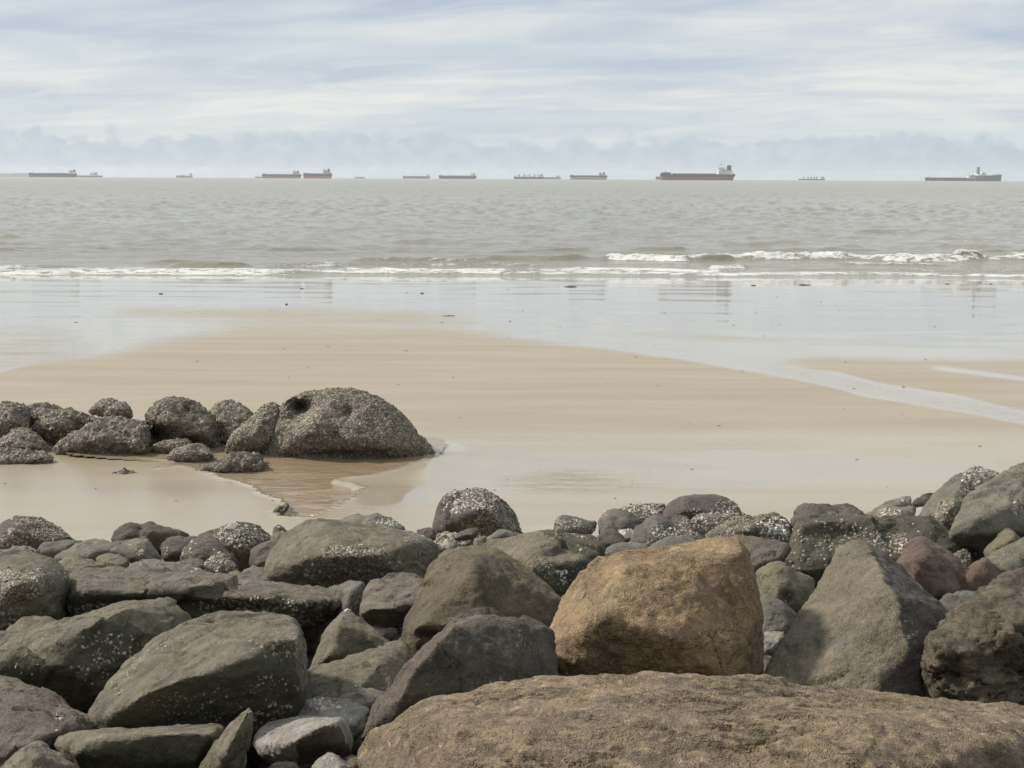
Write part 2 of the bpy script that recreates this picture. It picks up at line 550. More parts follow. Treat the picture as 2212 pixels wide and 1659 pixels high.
for (x0, x1, row, hh, fo, wd) in WAVES:
    yc = sea_Y((x0 + x1) / 2, row)
    Yc = yc + 1.3 * wob + 0.25 * wob2
    tp = ss(px, x0, x0 + 0.18 * (x1 - x0) + 8) * (1 - ss(px, x1 - 0.18 * (x1 - x0) - 8, x1))
    q = Y - Yc
    prof = np.where(q < 0, np.exp(-(q / 0.55) ** 2), np.exp(-(q / 1.7) ** 2))
    Zw += hh * tp * prof * (1 + 0.25 * wob2)
    if fo > 0:
        fband = ss(q, -0.8 * wd, -0.3 * wd) * (1 - ss(q, 0.15, 1.3))
        lump = np.abs(fbm(np.stack([X * 1.7, Y * 1.7, 0 * X + 2], 1), 3))
        foam = np.maximum(foam, fo * tp * fband)
        Zw += 0.16 * hh * fo * tp * fband * lump * 2
# lacy foam left behind the breakers, and a few far white caps
lace = ss(fbm(np.stack([X * 0.35, Y * 0.5, 0 * X + 40], 1), 4), 0.25, 0.8)
foam = np.maximum(foam, 0.55 * lace * np.exp(-((Y - 103) / 5.0) ** 2) * ss(px, -100, 200) * (1 - ss(px, 1500, 1800)))
for (cx, cy, wdt) in [(1045, 393, 26), (700, 398, 5), (975, 395, 8), (1788, 393, 8), (2245 / 1.0, 393, 5), (1330, 391, 7), (1436, 391, 14), (1290, 419, 5), (1595, 436, 4), (1853, 521, 8), (2085, 524, 9), (2180, 524, 10)]:
    yc = sea_Y(cx, cy)
    foam = np.maximum(foam, 0.95 * np.exp(-((px - cx) / wdt) ** 2 - ((Y - yc) / (0.014 * yc)) ** 2))
Zs = SEA_Z + Zw - Y ** 2 / (2 * EARTH)
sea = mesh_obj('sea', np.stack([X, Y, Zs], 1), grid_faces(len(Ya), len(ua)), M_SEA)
set_attr(sea.data, 'foam', foam)
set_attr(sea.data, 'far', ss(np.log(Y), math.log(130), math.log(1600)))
tag(sea, 'grey green choppy sea with small breakers', kind='structure')

# low headland far away on the left
M_LAND, t_, b_ = new_mat('far_land')
nl = t_.noise(t_.add('ShaderNodeTexCoord').outputs['Object'], 0.01, 5, 0.6)
t_.put(b_.inputs['Base Color'], t_.mix(nl, (0.04, 0.055, 0.05), (0.09, 0.10, 0.07)))
b_.inputs['Roughness'].default_value = 0.9
nx, ny = 90, 14
lx = np.linspace(-5600, -4020, nx)
ly = np.linspace(11600, 12500, ny)
LX, LY = np.meshgrid(lx, ly)
prof = np.sin(np.linspace(0, math.pi, ny))[:, None] ** 0.6
hgt = 36 * ss(-LX, 4020, 4150) * prof * (0.85 + 0.25 * fbm(np.stack([LX.ravel() * 0.004, LY.ravel() * 0.002, LX.ravel() * 0], 1), 4).reshape(LX.shape))
LZ = SEA_Z - LY ** 2 / (2 * EARTH) - 1.0 + hgt
land = mesh_obj('headland_hills', np.stack([LX.ravel(), LY.ravel(), LZ.ravel()], 1), grid_faces(ny, nx), M_LAND)
tag(land, 'low hazy blue headland on the left horizon', kind='structure')

# the rock bank's earth core, under the boulders
M_CORE, t_, b_ = new_mat('bank_core')
tcc = t_.add('ShaderNodeTexCoord').outputs['Object']
t_.put(b_.inputs['Base Color'], t_.mix(t_.smooth(t_.noise(tcc, 9.0, 6, 0.7), 0.3, 0.7), (0.045, 0.042, 0.035), (0.13, 0.115, 0.09)))
b_.inputs['Roughness'].default_value = 0.8
t_.put(b_.inputs['Normal'], t_.bump(t_.noise(tcc, 22.0, 6, 0.7), 1.0, 0.04))
yb = np.linspace(-9.0, 13.6, 160)
xb = np.linspace(-9, 9, 160)
BXX, BYY = np.meshgrid(xb, yb)
BZ = 0.18 * (13.0 - BYY) - 0.32 - 0.35 * ss(BYY, 11.5, 13.4)
BZ = BZ + 0.09 * fbm(np.stack([BXX.ravel() * 2.2, BYY.ravel() * 2.2, 0 * BXX.ravel()], 1), 4).reshape(BXX.shape)
core = mesh_obj('bank_ground', np.stack([BXX.ravel(), BYY.ravel(), BZ.ravel()], 1), grid_faces(160, 160), M_CORE)
tag(core, 'dark ground of the bank between the boulders', kind='structure')

# ------------------------------------------------------------------ rocks
def rock_material(name, c1, c2, c3, grain=1.0, strata=0.0, speck=0.0, blotch=None, rough=0.78, mottle=0.0):
    """c1/c2 the stone's two tones, c3 its dark mineral / weathering tone, speck = tiny white shells, blotch = stain colour"""
    m, t, b = new_mat(name)
    tcn = t.add('ShaderNodeTexCoord')
    oi = t.add('ShaderNodeObjectInfo')
    vec = t.vmath('ADD', tcn.outputs['Object'], t.vmath('MULTIPLY', t.comb(oi.outputs['Random'], oi.outputs['Random'], oi.outputs['Random']), (37.0, 19.0, 53.0)))
    big = t.noise(vec, 2.6, 5, 0.6, 0.5)
    mid = t.noise(vec, 11.0, 6, 0.68, 0.3)
    if strata:
        lay = t.noise(t.mapping(vec, (1.2, 1.6, 9.0), rot=(0.25, 0.15, 0)), 5.0, 6, 0.65, 0.4)
    else:
        lay = t.noise(vec, 34.0, 5, 0.7)
    fine = t.noise(vec, 75.0, 5, 0.8)
    gpatch = t.smooth(t.noise(vec, 3.8, 4, 0.6, 0.6), 0.36, 0.64, 0.18, 1.0)
    cw = t.vmath('ADD', t.mapping(vec, (1.0, 1.0, 2.2), rot=(0.3, 0.5, 0.2)), t.vmath('MULTIPLY', t.comb(mid, big, lay), (0.16, 0.16, 0.16)))
    crk = t.math('MULTIPLY', t.smooth(t.voro(cw, 3.2, 'DISTANCE_TO_EDGE'), 0.014, 0.0), t.smooth(t.noise(vec, 2.2, 2, 0.5), 0.50, 0.60))
    gr = t.voro(vec, 170.0)
    c = t.mix(t.smooth(big, 0.32, 0.68), c1, c2)
    c = t.mix(t.smooth(mid, 0.42, 0.66, 0.0, 0.6), c, c3)
    c = t.mix(t.smooth(lay, 0.45, 0.75, 0.0, 0.5 if strata else 0.4), c, c3)
    lighter = tuple(min(1.0, x * 1.55 + 0.02) for x in c2)
    c = t.mix(t.math('MULTIPLY', gpatch, t.smooth(fine, 0.50, 0.68, 0.0, 0.5 * min(grain, 1.3))), c, lighter)
    c = t.mix(t.math('MULTIPLY', gpatch, t.smooth(fine, 0.48, 0.32, 0.0, 0.5 * min(grain, 1.3))), c, tuple(x * 0.5 for x in c3))
    if blotch:
        bl = t.noise(vec, 4.2, 7, 0.72, 0.9)
        c = t.mix(t.smooth(bl, 0.52, 0.64, 0.0, 0.75), c, blotch)
    if mottle:
        mo = t.noise(vec, 24.0, 5, 0.7, 0.5)
        c = t.mix(t.smooth(mo, 0.55, 0.66, 0.0, mottle), c, tuple(min(1.0, x * 1.6) for x in c2))
        c = t.mix(t.smooth(mo, 0.44, 0.34, 0.0, mottle), c, c3)
    if speck:
        cells = t.voro(vec, 46.0)
        msk = t.smooth(t.noise(vec, 4.2, 3, 0.6), 0.50, 0.68)
        sp = t.math('MULTIPLY', t.smooth(cells, 0.26, 0.16), msk)
        c = t.mix(t.math('MULTIPLY', sp, speck), c, (0.52, 0.51, 0.47))
    c = t.mix(t.math('MULTIPLY', crk, 0.35), c, tuple(x * 0.35 for x in c3))
    t.put(b.inputs['Base Color'], c)
    t.put(b.inputs['Roughness'], t.smooth(big, 0.2, 0.8, rough - 0.12, rough + 0.08))
    b.inputs['Specular IOR Level'].default_value = 0.35
    h = t.math('ADD', t.math('MULTIPLY', mid, 1.0), t.math('MULTIPLY', lay, 0.9 if strata else 0.5))
    bn = t.bump(h, 1.0, 0.03)
    h2 = t.math('MULTIPLY', gpatch, t.math('ADD', fine, t.math('MULTIPLY', gr, 0.6 * grain)))
    bn = t.bump(t.math('SUBTRACT', h2, t.math('MULTIPLY', crk, 0.8)), 0.9, 0.011 if grain > 1.1 else 0.009, bn)
    t.put(b.inputs['Normal'], bn)
    return m


MAT = {
    'olive': rock_material('olive_stone', (0.150, 0.132, 0.092), (0.225, 0.198, 0.142), (0.080, 0.070, 0.047), 0.8, 0, 0.0, (0.075, 0.068, 0.042)),
    'olivespeck': rock_material('olive_shell_stone', (0.135, 0.121, 0.085), (0.208, 0.183, 0.133), (0.070, 0.062, 0.043), 0.8, 0, 0.75, (0.064, 0.060, 0.036)),
    'sage': rock_material('sage_stone', (0.150, 0.140, 0.110), (0.225, 0.207, 0.163), (0.085, 0.077, 0.058), 0.8, 0.0, 0.5, (0.095, 0.088, 0.062)),
    'slab': rock_material('layered_tan_stone', (0.190, 0.145, 0.090), (0.275, 0.212, 0.132), (0.078, 0.060, 0.040), 1.25, 1.0, 0.0, (0.140, 0.116, 0.086), 0.78, 0.6),
    'orange': rock_material('orange_granite', (0.262, 0.176, 0.092), (0.335, 0.245, 0.140), (0.135, 0.098, 0.060), 1.3, 0, 0, (0.150, 0.105, 0.066), 0.78, 0.55),
    'brown': rock_material('brown_stone', (0.133, 0.107, 0.061), (0.172, 0.140, 0.085), (0.065, 0.055, 0.036), 1.2, 0, 0, (0.077, 0.073, 0.059)),
    'tan': rock_material('tan_stone', (0.181, 0.155, 0.107), (0.221, 0.192, 0.137), (0.107, 0.092, 0.068), 1.0, 0, 0, (0.137, 0.129, 0.104)),
    'purple': rock_material('purple_stone', (0.094, 0.076, 0.068), (0.129, 0.111, 0.095), (0.053, 0.044, 0.039), 0.7, 0.5, 0.55),
    'maroon': rock_material('maroon_brown_stone', (0.126, 0.098, 0.077), (0.152, 0.129, 0.098), (0.068, 0.052, 0.041), 0.9, 0.6, 0.35, (0.123, 0.110, 0.083)),
    'red': rock_material('red_brown_stone', (0.126, 0.080, 0.061), (0.157, 0.115, 0.084), (0.058, 0.039, 0.032), 1.0, 0, 0.4),
    'grey': rock_material('grey_stone', (0.127, 0.120, 0.103), (0.182, 0.168, 0.145), (0.073, 0.068, 0.056), 0.8, 0, 0.4, (0.075, 0.068, 0.052)),
    'greyslab': rock_material('layered_grey_stone', (0.146, 0.127, 0.096), (0.184, 0.163, 0.123), (0.075, 0.064, 0.048), 0.9, 1.0, 0.2, (0.146, 0.112, 0.089)),
    'pale': rock_material('pale_grey_stone', (0.278, 0.263, 0.227), (0.390, 0.362, 0.320), (0.145, 0.136, 0.113), 0.8, 0, 1.0),
    'dark': rock_material('dark_stone', (0.076, 0.067, 0.049), (0.112, 0.095, 0.068), (0.040, 0.034, 0.027), 0.9, 0, 0.4),
    'green': rock_material('dark_green_stone', (0.077, 0.074, 0.050), (0.114, 0.101, 0.070), (0.041, 0.041, 0.027), 0.7, 0, 0.4),
    'darkolive': rock_material('dark_olive_stone', (0.062, 0.058, 0.038), (0.098, 0.088, 0.058), (0.032, 0.031, 0.020), 0.8, 0, 0.5, (0.050, 0.052, 0.026)),  # darker olive tone, set on faces turned to the front and slightly down
    'yellow': rock_material('yellow_green_stone', (0.152, 0.140, 0.089), (0.188, 0.166, 0.107), (0.085, 0.081, 0.055), 0.8, 0, 0, (0.110, 0.109, 0.081)),
    'rugged': rock_material('rugged_dark_stone', (0.105, 0.086, 0.060), (0.165, 0.138, 0.094), (0.045, 0.038, 0.029), 1.0, 1.0, 0.3),
    'crust': rock_material('barnacled_stone', (0.138, 0.117, 0.087), (0.174, 0.152, 0.115), (0.067, 0.056, 0.041), 1.3, 0, 0.4),
}

# shells: each a tiny irregular cone; the shade of each is stored on its points
M_SHELL, t_, b_ = new_mat('barnacle_shell')
sh = t_.attr('shade')
rmp = t_.add('ShaderNodeValToRGB')
t_.put(rmp.inputs[0], sh)
cr = rmp.color_ramp
cr.elements[0].position = 0.0
cr.elements[0].color = (0.055, 0.046, 0.036, 1)
cr.elements[1].position = 1.0
cr.elements[1].color = (0.62, 0.60, 0.55, 1)
for pos, col in ((0.4, (0.16, 0.134, 0.098, 1)), (0.75, (0.29, 0.258, 0.205, 1))):
    e = cr.elements.new(pos)
    e.color = col
t_.put(b_.inputs['Base Color'], rmp.outputs[0])
b_.inputs['Roughness'].default_value = 0.6

CROPS = {'V': (1.0, 0, 0), 'A1': (3.666, 0, 1086.2), 'A2': (3.666, 548.6, 1086.2), 'A3': (3.666, 1042.4, 1042.4), 'A4': (3.666, 1608.5, 987.5),
         'A5': (3.666, 1608.5, 1206.9), 'A6': (4.486, 548.6, 1289.2), 'A7': (3.36, 0, 1316.7), 'B4': (4.032, 0, 822.9), 'B5': (4.032, 438.9, 822.9),
         'C2': (2.816, 658.3, 1014.9)}
_dummy = bpy.data.meshes.new('tmp')
_tmp = bpy.data.objects.new('tmp', _dummy)
N_ROCK = [0]
SHELL_ROOT = []


def hull_piece(bm, cv, Y0, sil, ridge, depth, bulge, thick, shrink, under, fac):
    s, ox, oy = cv
    S = [(x / s + ox, y / s + oy) for (x, y) in sil]
    yb, yt = max(p[1] for p in S), min(p[1] for p in S)
    cx = sum(p[0] for p in S) / len(S)
    cy = sum(p[1] for p in S) / len(S)
    pts = []
    wx = [at(p[0], p[1], Y0)[0] for p in S]
    wid = max(wx) - min(wx)
    if thick is None:
        thick = 0.55 * wid
    xm = (max(wx) + min(wx)) / 2
    und = under * wid
    for (x, y) in S:
        tt = (yb - y) / max(1e-6, yb - yt)
        d0 = depth * tt + und * max(0.0, 1 - tt / 0.4)
        p = at(x, y, Y0 + d0 + bulge)
        pts.append(p)
        q = at(x, y, Y0 + d0 + bulge + thick)
        k = (Y0 + d0 + bulge + thick) / Y0
        q[0] = q[0] + (xm * k - q[0]) * shrink
        q[2] -= 0.10 * thick + 0.10 * wid * tt
        pts.append(q)
        if tt < 0.3:
            b = p.copy()
            b[2] -= 0.22 * wid
            b[1] += 0.15
            pts.append(b)
        if bulge > 0:
            for kk, fr in ((0.8, 0.42), (0.5, 0.08)):
                x2, y2 = cx + (x - cx) * kk, cy + (y - cy) * kk
                t2 = (yb - y2) / max(1e-6, yb - yt)
                pts.append(at(x2, y2, Y0 + depth * t2 * 0.92 + bulge * fr + und * max(0.0, 1 - t2 / 0.4)))
    for (x, y, d) in ridge:
        t2 = (yb - (y / s + oy)) / max(1e-6, yb - yt)
        pts.append(at(x / s + ox, y / s + oy, Y0 + d + und * max(0.0, 1 - t2 / 0.4)))
    vs_ = [bm.verts.new(p) for p in pts]
    r = bmesh.ops.convex_hull(bm, input=vs_)
    dead = [g for g in set(r['geom_interior'] + r['geom_unused']) if isinstance(g, bmesh.types.BMVert) and g.is_valid and not g.link_faces]
    if dead:
        bmesh.ops.delete(bm, geom=dead, context='VERTS')
    P = np.array(pts)
    c0 = P.mean(0)
    sz = np.linalg.norm(P.max(0) - P.min(0))
    for k in range(fac):
        n = rng.normal(size=3)
        n[0] *= 1.3
        n[1] = -abs(n[1])
        n[2] = n[2] * 0.9 + 0.3
        n /= np.linalg.norm(n)
        sup = ((P - c0) @ n).max()
        co_ = c0 + n * (sup - sz * (0.010 + (0.012 if len(ridge) > 3 else 0.030) * rng.random()))
        g = bm.verts[:] + bm.edges[:] + bm.faces[:]
        bmesh.ops.bisect_plane(bm, geom=g, plane_co=co_, plane_no=n, clear_outer=True)
        be = [e_ for e_ in bm.edges if e_.is_boundary]
        if be:
            bmesh.ops.holes_fill(bm, edges=be, sides=0)
    return wid


def rock(crop, Y0, mat, label, sil, ridge=(), depth=0.4, bulge=0.06, thick=None, sm=5, rough=1.0, shrink=0.14, more=(), dents=(), barn=(), lumps=0.0,
         strata=0.0, vox=0.0026, under=0.12, fac=None, mat2=None, chip=0.9, grit=0.95, name='boulder', cat='rock', group=None):
    cv = CROPS[crop]
    if fac is None:
        fac = 2 if len(ridge) > 3 else (7 if ridge else 9)
    bm = bmesh.new()
    wid = hull_piece(bm, cv, Y0, sil, ridge, depth, bulge, thick, shrink, under, fac)
    me0 = bpy.data.meshes.new('t')
    for pc_ in more:
        dY, s2, r2 = pc_[:3]
        d2 = pc_[3] if len(pc_) > 3 else depth
        bm2 = bmesh.new()
        hull_piece(bm2, cv, Y0 + dY, s2, r2, d2, bulge, thick, shrink, under, fac)
        bm2.to_mesh(me0)
        bm.from_mesh(me0)
        bm2.free()
    me = bpy.data.meshes.new('t2')
    bm.to_mesh(me)
    bm.free()
    _tmp.data = me
    _tmp.modifiers.clear()
    if _tmp.name not in COL.objects:
        COL.objects.link(_tmp)
    rm = _tmp.modifiers.new('r', 'REMESH')
    rm.mode = 'VOXEL'
    size = max(wid, 0.12)
    vx = min(max(vox * Y0, 0.010), size / 14.0)
    rm.voxel_size = vx
    smd = _tmp.modifiers.new('s', 'SMOOTH')
    smd.factor = 0.5
    smd.iterations = max(1, int(round(sm * 0.28)))
    dg = bpy.context.evaluated_depsgraph_get()
    ev = _tmp.evaluated_get(dg)
    em = ev.to_mesh()
    nv = len(em.vertices)
    co = np.zeros(nv * 3, np.float32)
    em.vertices.foreach_get('co', co)
    nn = np.zeros(nv * 3, np.float32)
    em.vertices.foreach_get('normal', nn)
    co = co.reshape(-1, 3).astype(float)
    nn = nn.reshape(-1, 3).astype(float)
    nl_ = len(em.loops)
    li = np.zeros(nl_, np.int32)
    em.loops.foreach_get('vertex_index', li)
    F = li.reshape(-1, 4) if nl_ == 4 * len(em.polygons) else None
    if F is None:
        F = np.array([list(p.vertices) for p in em.polygons if len(p.vertices) == 4])
    ev.to_mesh_clear()
    _tmp.data = _dummy
    bpy.data.meshes.remove(me)
    bpy.data.meshes.remove(me0)
    N_ROCK[0] += 1
    off = np.array([N_ROCK[0] * 7.13, N_ROCK[0] * 3.7, N_ROCK[0] * 1.9])
    p = co / size
    disp = size * rough * (0.013 * fbm(p * 2.4 + off, 2) + 0.015 * (0.35 - np.abs(fbm(p * 5.5 + off + 5, 2))) + 0.008 * fbm(p * 17 + off, 3, 0.6))
    if chip:
        ns_ = 26
        lo_, hi_ = co.min(0), co.max(0)
        sd_ = lo_ + (hi_ - lo_) * rng.random((ns_, 3))
        wp = co + 0.05 * size * np.stack([perlin(p * 4 + off), perlin(p * 4 + off + 9), perlin(p * 4 + off + 21)], 1)
        dist = np.stack([((wp - q_) ** 2).sum(1) for q_ in sd_], 1)
        own = dist.argmin(1)
        tn = rng.normal(size=(ns_, 3)) * 0.075
        hk = rng.normal(size=ns_) * 0.006 * size
        cell = ((co - sd_[own]) * tn[own]).sum(1) + hk[own]
        disp = disp + chip * np.clip(cell, -0.035 * size, 0.03 * size)
    absd = grit * (0.4 + 0.6 * rough) * (0.008 * fbm(co * 14 + off, 4, 0.6) - 0.006 * np.maximum(0, 0.3 - np.abs(fbm(co * 9 + off + 3, 3))) / 0.3)
    if strata:
        ax = np.stack([co[:, 0] * 1.3, co[:, 1] * 11.0 + co[:, 0] * 1.5, co[:, 2] * 15 + co[:, 0] * 1.2], 1)
        stv = fbm(ax + off, 4, 0.6)
        disp = disp + strata * (0.007 * stv - 0.020 * np.exp(-(stv / 0.09) ** 2) * ss(perlin(p * 3 + off), -0.05, 0.25))
    if lumps:
        l1 = fbm(co * 17 + off, 3, 0.6)
        disp = disp + lumps * (0.7 * np.abs(l1) + 0.9 * np.abs(perlin(co * 41 + off)))
    co = co + nn * (disp + absd)[:, None]
    qx, qy = project(co)
    s, ox, oy = cv
    view = co - np.array([0, 0, CAM_Z])
    view /= np.linalg.norm(view, axis=1)[:, None]
    facing = (nn * view).sum(1) < 0.15
    for (dx_, dy_, rx, ry, dd) in dents:
        e = ((qx - dx_ / s - ox) / (rx / s)) ** 2 + ((qy - dy_ / s - oy) / (ry / s)) ** 2
        co = co + view * (dd * np.exp(-e * 1.4) * facing)[:, None]
    base = co[np.argmin(co[:, 2])].copy()
    base = np.array([co[:, 0].mean(), co[:, 1].mean(), co[:, 2].min()])
    o = mesh_obj(name, co, F, MAT[mat], loc=base)
    tag(o, label, cat, group)
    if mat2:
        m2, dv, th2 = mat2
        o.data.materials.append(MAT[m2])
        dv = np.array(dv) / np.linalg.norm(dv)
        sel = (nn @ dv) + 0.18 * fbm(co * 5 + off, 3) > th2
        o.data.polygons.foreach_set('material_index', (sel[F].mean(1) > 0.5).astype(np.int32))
    # shells
    if barn:
        v0, v1, v2, v3 = co[F[:, 0]], co[F[:, 1]], co[F[:, 2]], co[F[:, 3]]
        fc = (v0 + v1 + v2 + v3) / 4
        fn = np.cross(v2 - v0, v3 - v1)
        ar = np.linalg.norm(fn, axis=1) / 2
        fn = fn / np.maximum(np.linalg.norm(fn, axis=1)[:, None], 1e-9)
        fx, fy = project(fc)
        vw = fc - np.array([0, 0, CAM_Z])
        frontf = (fn * vw).sum(1) < 0.25 * np.linalg.norm(vw, axis=1)
        P, Nn, R, Sh = [], [], [], []
        for bspec in barn:
            if bspec[0] == 'all':
                _, dens, rad, pale = bspec
                wgt = np.ones(len(fc)) * (fn[:, 2] > -0.75)
            else:
                bx, by_, rx, ry, dens, rad, pale = bspec
                e = np.sqrt(((fx - bx / s - ox) / (rx / s)) ** 2 + ((fy - by_ / s - oy) / (ry / s)) ** 2)
                e = e + 0.35 * fbm(fc * 7 + off, 3)
                wgt = (1 - ss(e, 0.75, 1.1)) * frontf
            wgt = wgt * ar * dens
            n = rng.poisson(wgt)
            idx = np.repeat(np.arange(len(fc)), n)
            if len(idx) == 0:
                continue
            a, b = rng.random(len(idx))[:, None], rng.random(len(idx))[:, None]
            pt = (v0[idx] * (1 - a) + v1[idx] * a) * (1 - b) + (v3[idx] * (1 - a) + v2[idx] * a) * b
            P.append(pt)
            Nn.append(fn[idx])
            R.append(rad * (0.55 + 0.9 * rng.random(len(idx)) ** 2))
            cl_ = 0.5 + 0.5 * fbm(pt * 9, 2)
            Sh.append(np.clip(pale + 0.22 * (rng.random(len(idx)) - 0.5) * 2 + 0.22 * (cl_ - 0.5), 0, 1))
        if P:
            P, Nn, R, Sh = np.concatenate(P), np.concatenate(Nn), np.concatenate(R), np.concatenate(Sh)
            n = len(P)
            Nt = Nn + 0.45 * rng.normal(size=(n, 3))
            Nt /= np.linalg.norm(Nt, axis=1)[:, None]
            ref = np.where(np.abs(Nt[:, 2:3]) < 0.9, np.array([[0, 0, 1.0]]), np.array([[1.0, 0, 0]]))
            T = np.cross(Nt, ref)
            T /= np.linalg.norm(T, axis=1)[:, None]
            B = np.cross(Nt, T)
            ph = rng.random(n) * 6.28
            V = [P + Nt * (R * (0.35 + 0.5 * rng.random(n)))[:, None]]
            for k in range(6):
                a = ph + k * math.pi / 3
                rr = R * (0.75 + 0.5 * rng.random(n))
                V.append(P + T * (np.cos(a) * rr)[:, None] + B * (np.sin(a) * rr)[:, None] - Nn * (0.12 * R)[:, None])
            V = np.stack(V, 1).reshape(-1, 3)
            b0 = np.arange(n)[:, None] * 7
            FF = np.concatenate([np.concatenate([b0, b0 + 1 + k, b0 + 1 + (k + 1) % 6], 1) for k in range(6)])
            so = mesh_obj('barnacle_crust', V - base, FF, M_SHELL, parent=o, smooth=False)
            shv = np.repeat(Sh[:, None], 7, 1)
            shv[:, 0] = np.clip(shv[:, 0] - 0.12, 0, 1)
            set_attr(so.data, 'shade', shv.ravel())
            so['kind'] = 'stuff'
    return o

# ---- nearest boulders
rock('V', 2.95, 'slab', 'huge layered tan boulder filling the bottom right foreground',
     [(762, 1625), (785, 1580), (846, 1548), (918, 1505), (957, 1495), (1081, 1476), (1186, 1463), (1303, 1451), (1421, 1445), (1486, 1448), (1616, 1469),
      (1747, 1482), (1878, 1490), (2008, 1504), (2139, 1516), (2300, 1530), (2420, 1700), (2300, 1900), (1500, 1980), (850, 1900), (770, 1700)],
     [(900, 1590, 0.45), (1100, 1570, 0.42), (1350, 1560, 0.36), (1600, 1562, 0.36), (1850, 1560, 0.40), (1100, 1700, 0.12), (1500, 1700, 0.05), (1900, 1700, 0.1), (2150, 1600, 0.5)],
     fac=2, chip=0.12, depth=1.25, bulge=0.12, thick=0.5, sm=9, rough=0.45, strata=1.3, vox=0.0030, more=())
rock('V', 5.0, 'orange', 'upright orange brown granite boulder standing behind the big slab',
     [(1164, 1470), (1168, 1400), (1183, 1350), (1210, 1290), (1248, 1242), (1288, 1208), (1335, 1189), (1400, 1184), (1480, 1170), (1560, 1160), (1594, 1164),
      (1612, 1190), (1630, 1240), (1641, 1290), (1649, 1350), (1652, 1410), (1645, 1490), (1400, 1560), (1200, 1540)],
     [(1604, 1190, 0.36), (1618, 1300, 0.22), (1606, 1400, 0.10), (1600, 1490, 0.02), (1300, 1330, 0.05), (1450, 1380, 0.0), (1500, 1230, 0.24), (1350, 1230, 0.24)],
     fac=0, chip=0.25, depth=0.42, bulge=0.15, thick=0.4, sm=12, rough=0.55, lumps=0.004)
rock('V', 5.0, 'tan', 'big angular grey tan boulder with a sharp ridge, right of the orange one',
     [(1640, 1475), (1700, 1376), (1760, 1275), (1806, 1198), (1822, 1167), (1840, 1163), (1872, 1170), (1895, 1186), (1949, 1226), (1996, 1272), (2069, 1332), (2090, 1420), (2010, 1560), (1700, 1560)],
     [(1892, 1207, 0.62), (1908, 1253, 0.38), (1938, 1285, 0.27), (1940, 1335, 0.19), (1964, 1402, 0.09), (1945, 1425, 0.06), (1895, 1492, -0.04), (1880, 1560, 0.0), (1760, 1480, 0.06), (1660, 1490, 0.30)], fac=0, under=0.0,
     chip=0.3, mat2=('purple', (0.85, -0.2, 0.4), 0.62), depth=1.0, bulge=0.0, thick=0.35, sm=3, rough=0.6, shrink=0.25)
rock('V', 4.75, 'rugged', 'craggy dark boulder leaning in at the right edge beside the sharp ridged one',
     [(1990, 1440), (2008, 1400), (2010, 1372), (2034, 1350), (2086, 1321), (2140, 1275), (2168, 1248), (2215, 1220), (2330, 1190), (2420, 1300), (2420, 1560), (2200, 1600), (2012, 1510), (2000, 1480)],
     [(2014, 1388, 0.16), (2075, 1408, 0.10), (2150, 1386, 0.12), (2215, 1352, 0.16), (2040, 1470, 0.10), (2120, 1500, 0.05), (2100, 1350, 0.38)],
     chip=1.4, depth=0.7, bulge=0.05, thick=0.4, sm=3, rough=1.5, strata=1.3, dents=[(2060, 1455, 28, 30, 0.10), (2165, 1440, 60, 30, 0.07)])
rock('C2', 4.55, 'dark', 'dark pointed boulder with a pinkish left edge before the orange boulder',
     [(330, 1640), (400, 1450), (500, 1325), (600, 1210), (700, 1120), (880, 922), (970, 885), (1050, 868), (1100, 854), (1200, 878), (1300, 882), (1400, 945), (1525, 968), (1560, 1250), (1500, 1500), (900, 1700), (500, 1700)],
     [(905, 945, 0.20), (790, 1075, 0.10), (640, 1250, 0.03), (590, 1370, 0.0), (560, 1490, -0.02), (800, 1450, 0.06), (1100, 1300, 0.16), (1100, 920, 0.36), (1400, 1250, 0.22)],
     fac=0, chip=0.5, mat2=('maroon', (-0.8, 0.0, 0.6), 0.55), depth=0.62, bulge=0.0, thick=0.25, sm=3, rough=0.6, shrink=0.2)
rock('C2', 6.1, 'brown', 'tall brown domed boulder between the wide olive dome and the orange boulder',
     [(598, 1130), (598, 1000), (620, 900), (675, 765), (728, 640), (745, 595), (790, 545), (850, 495), (930, 470), (1010, 463), (1100, 466), (1185, 478), (1260, 530), (1330, 590), (1400, 640), (1500, 715), (1595, 805), (1560, 930), (1500, 1150), (1200, 1300), (700, 1250)],
     [(850, 800, 0.16), (840, 940, 0.08), (660, 960, 0.12), (1100, 900, 0.12), (1050, 560, 0.36)], fac=0, chip=0.3, depth=0.62, bulge=0.14, thick=0.5, sm=8, rough=0.55, lumps=0.003,
     dents=[(735, 715, 75, 35, 0.10), (780, 1010, 130, 25, 0.05)])
rock('A6', 6.2, 'olive', 'grey pointed stone with a white chipped tip in front of the square block',
     [(520, 700), (560, 635), (680, 520), (664, 370), (700, 300), (785, 235), (890, 108), (915, 95), (965, 145), (1060, 240), (1200, 320), (1330, 420), (1250, 560), (1000, 640), (800, 720), (560, 760)],
     [(815, 250, 0.16), (800, 400, 0.08), (775, 560, 0.0), (720, 590, -0.03), (1000, 600, 0.04)], under=0.25, fac=0, chip=0.4, depth=0.45, bulge=0.02, sm=4, rough=0.6, barn=[(905, 120, 32, 24, 16000, 0.007, 1.0)])
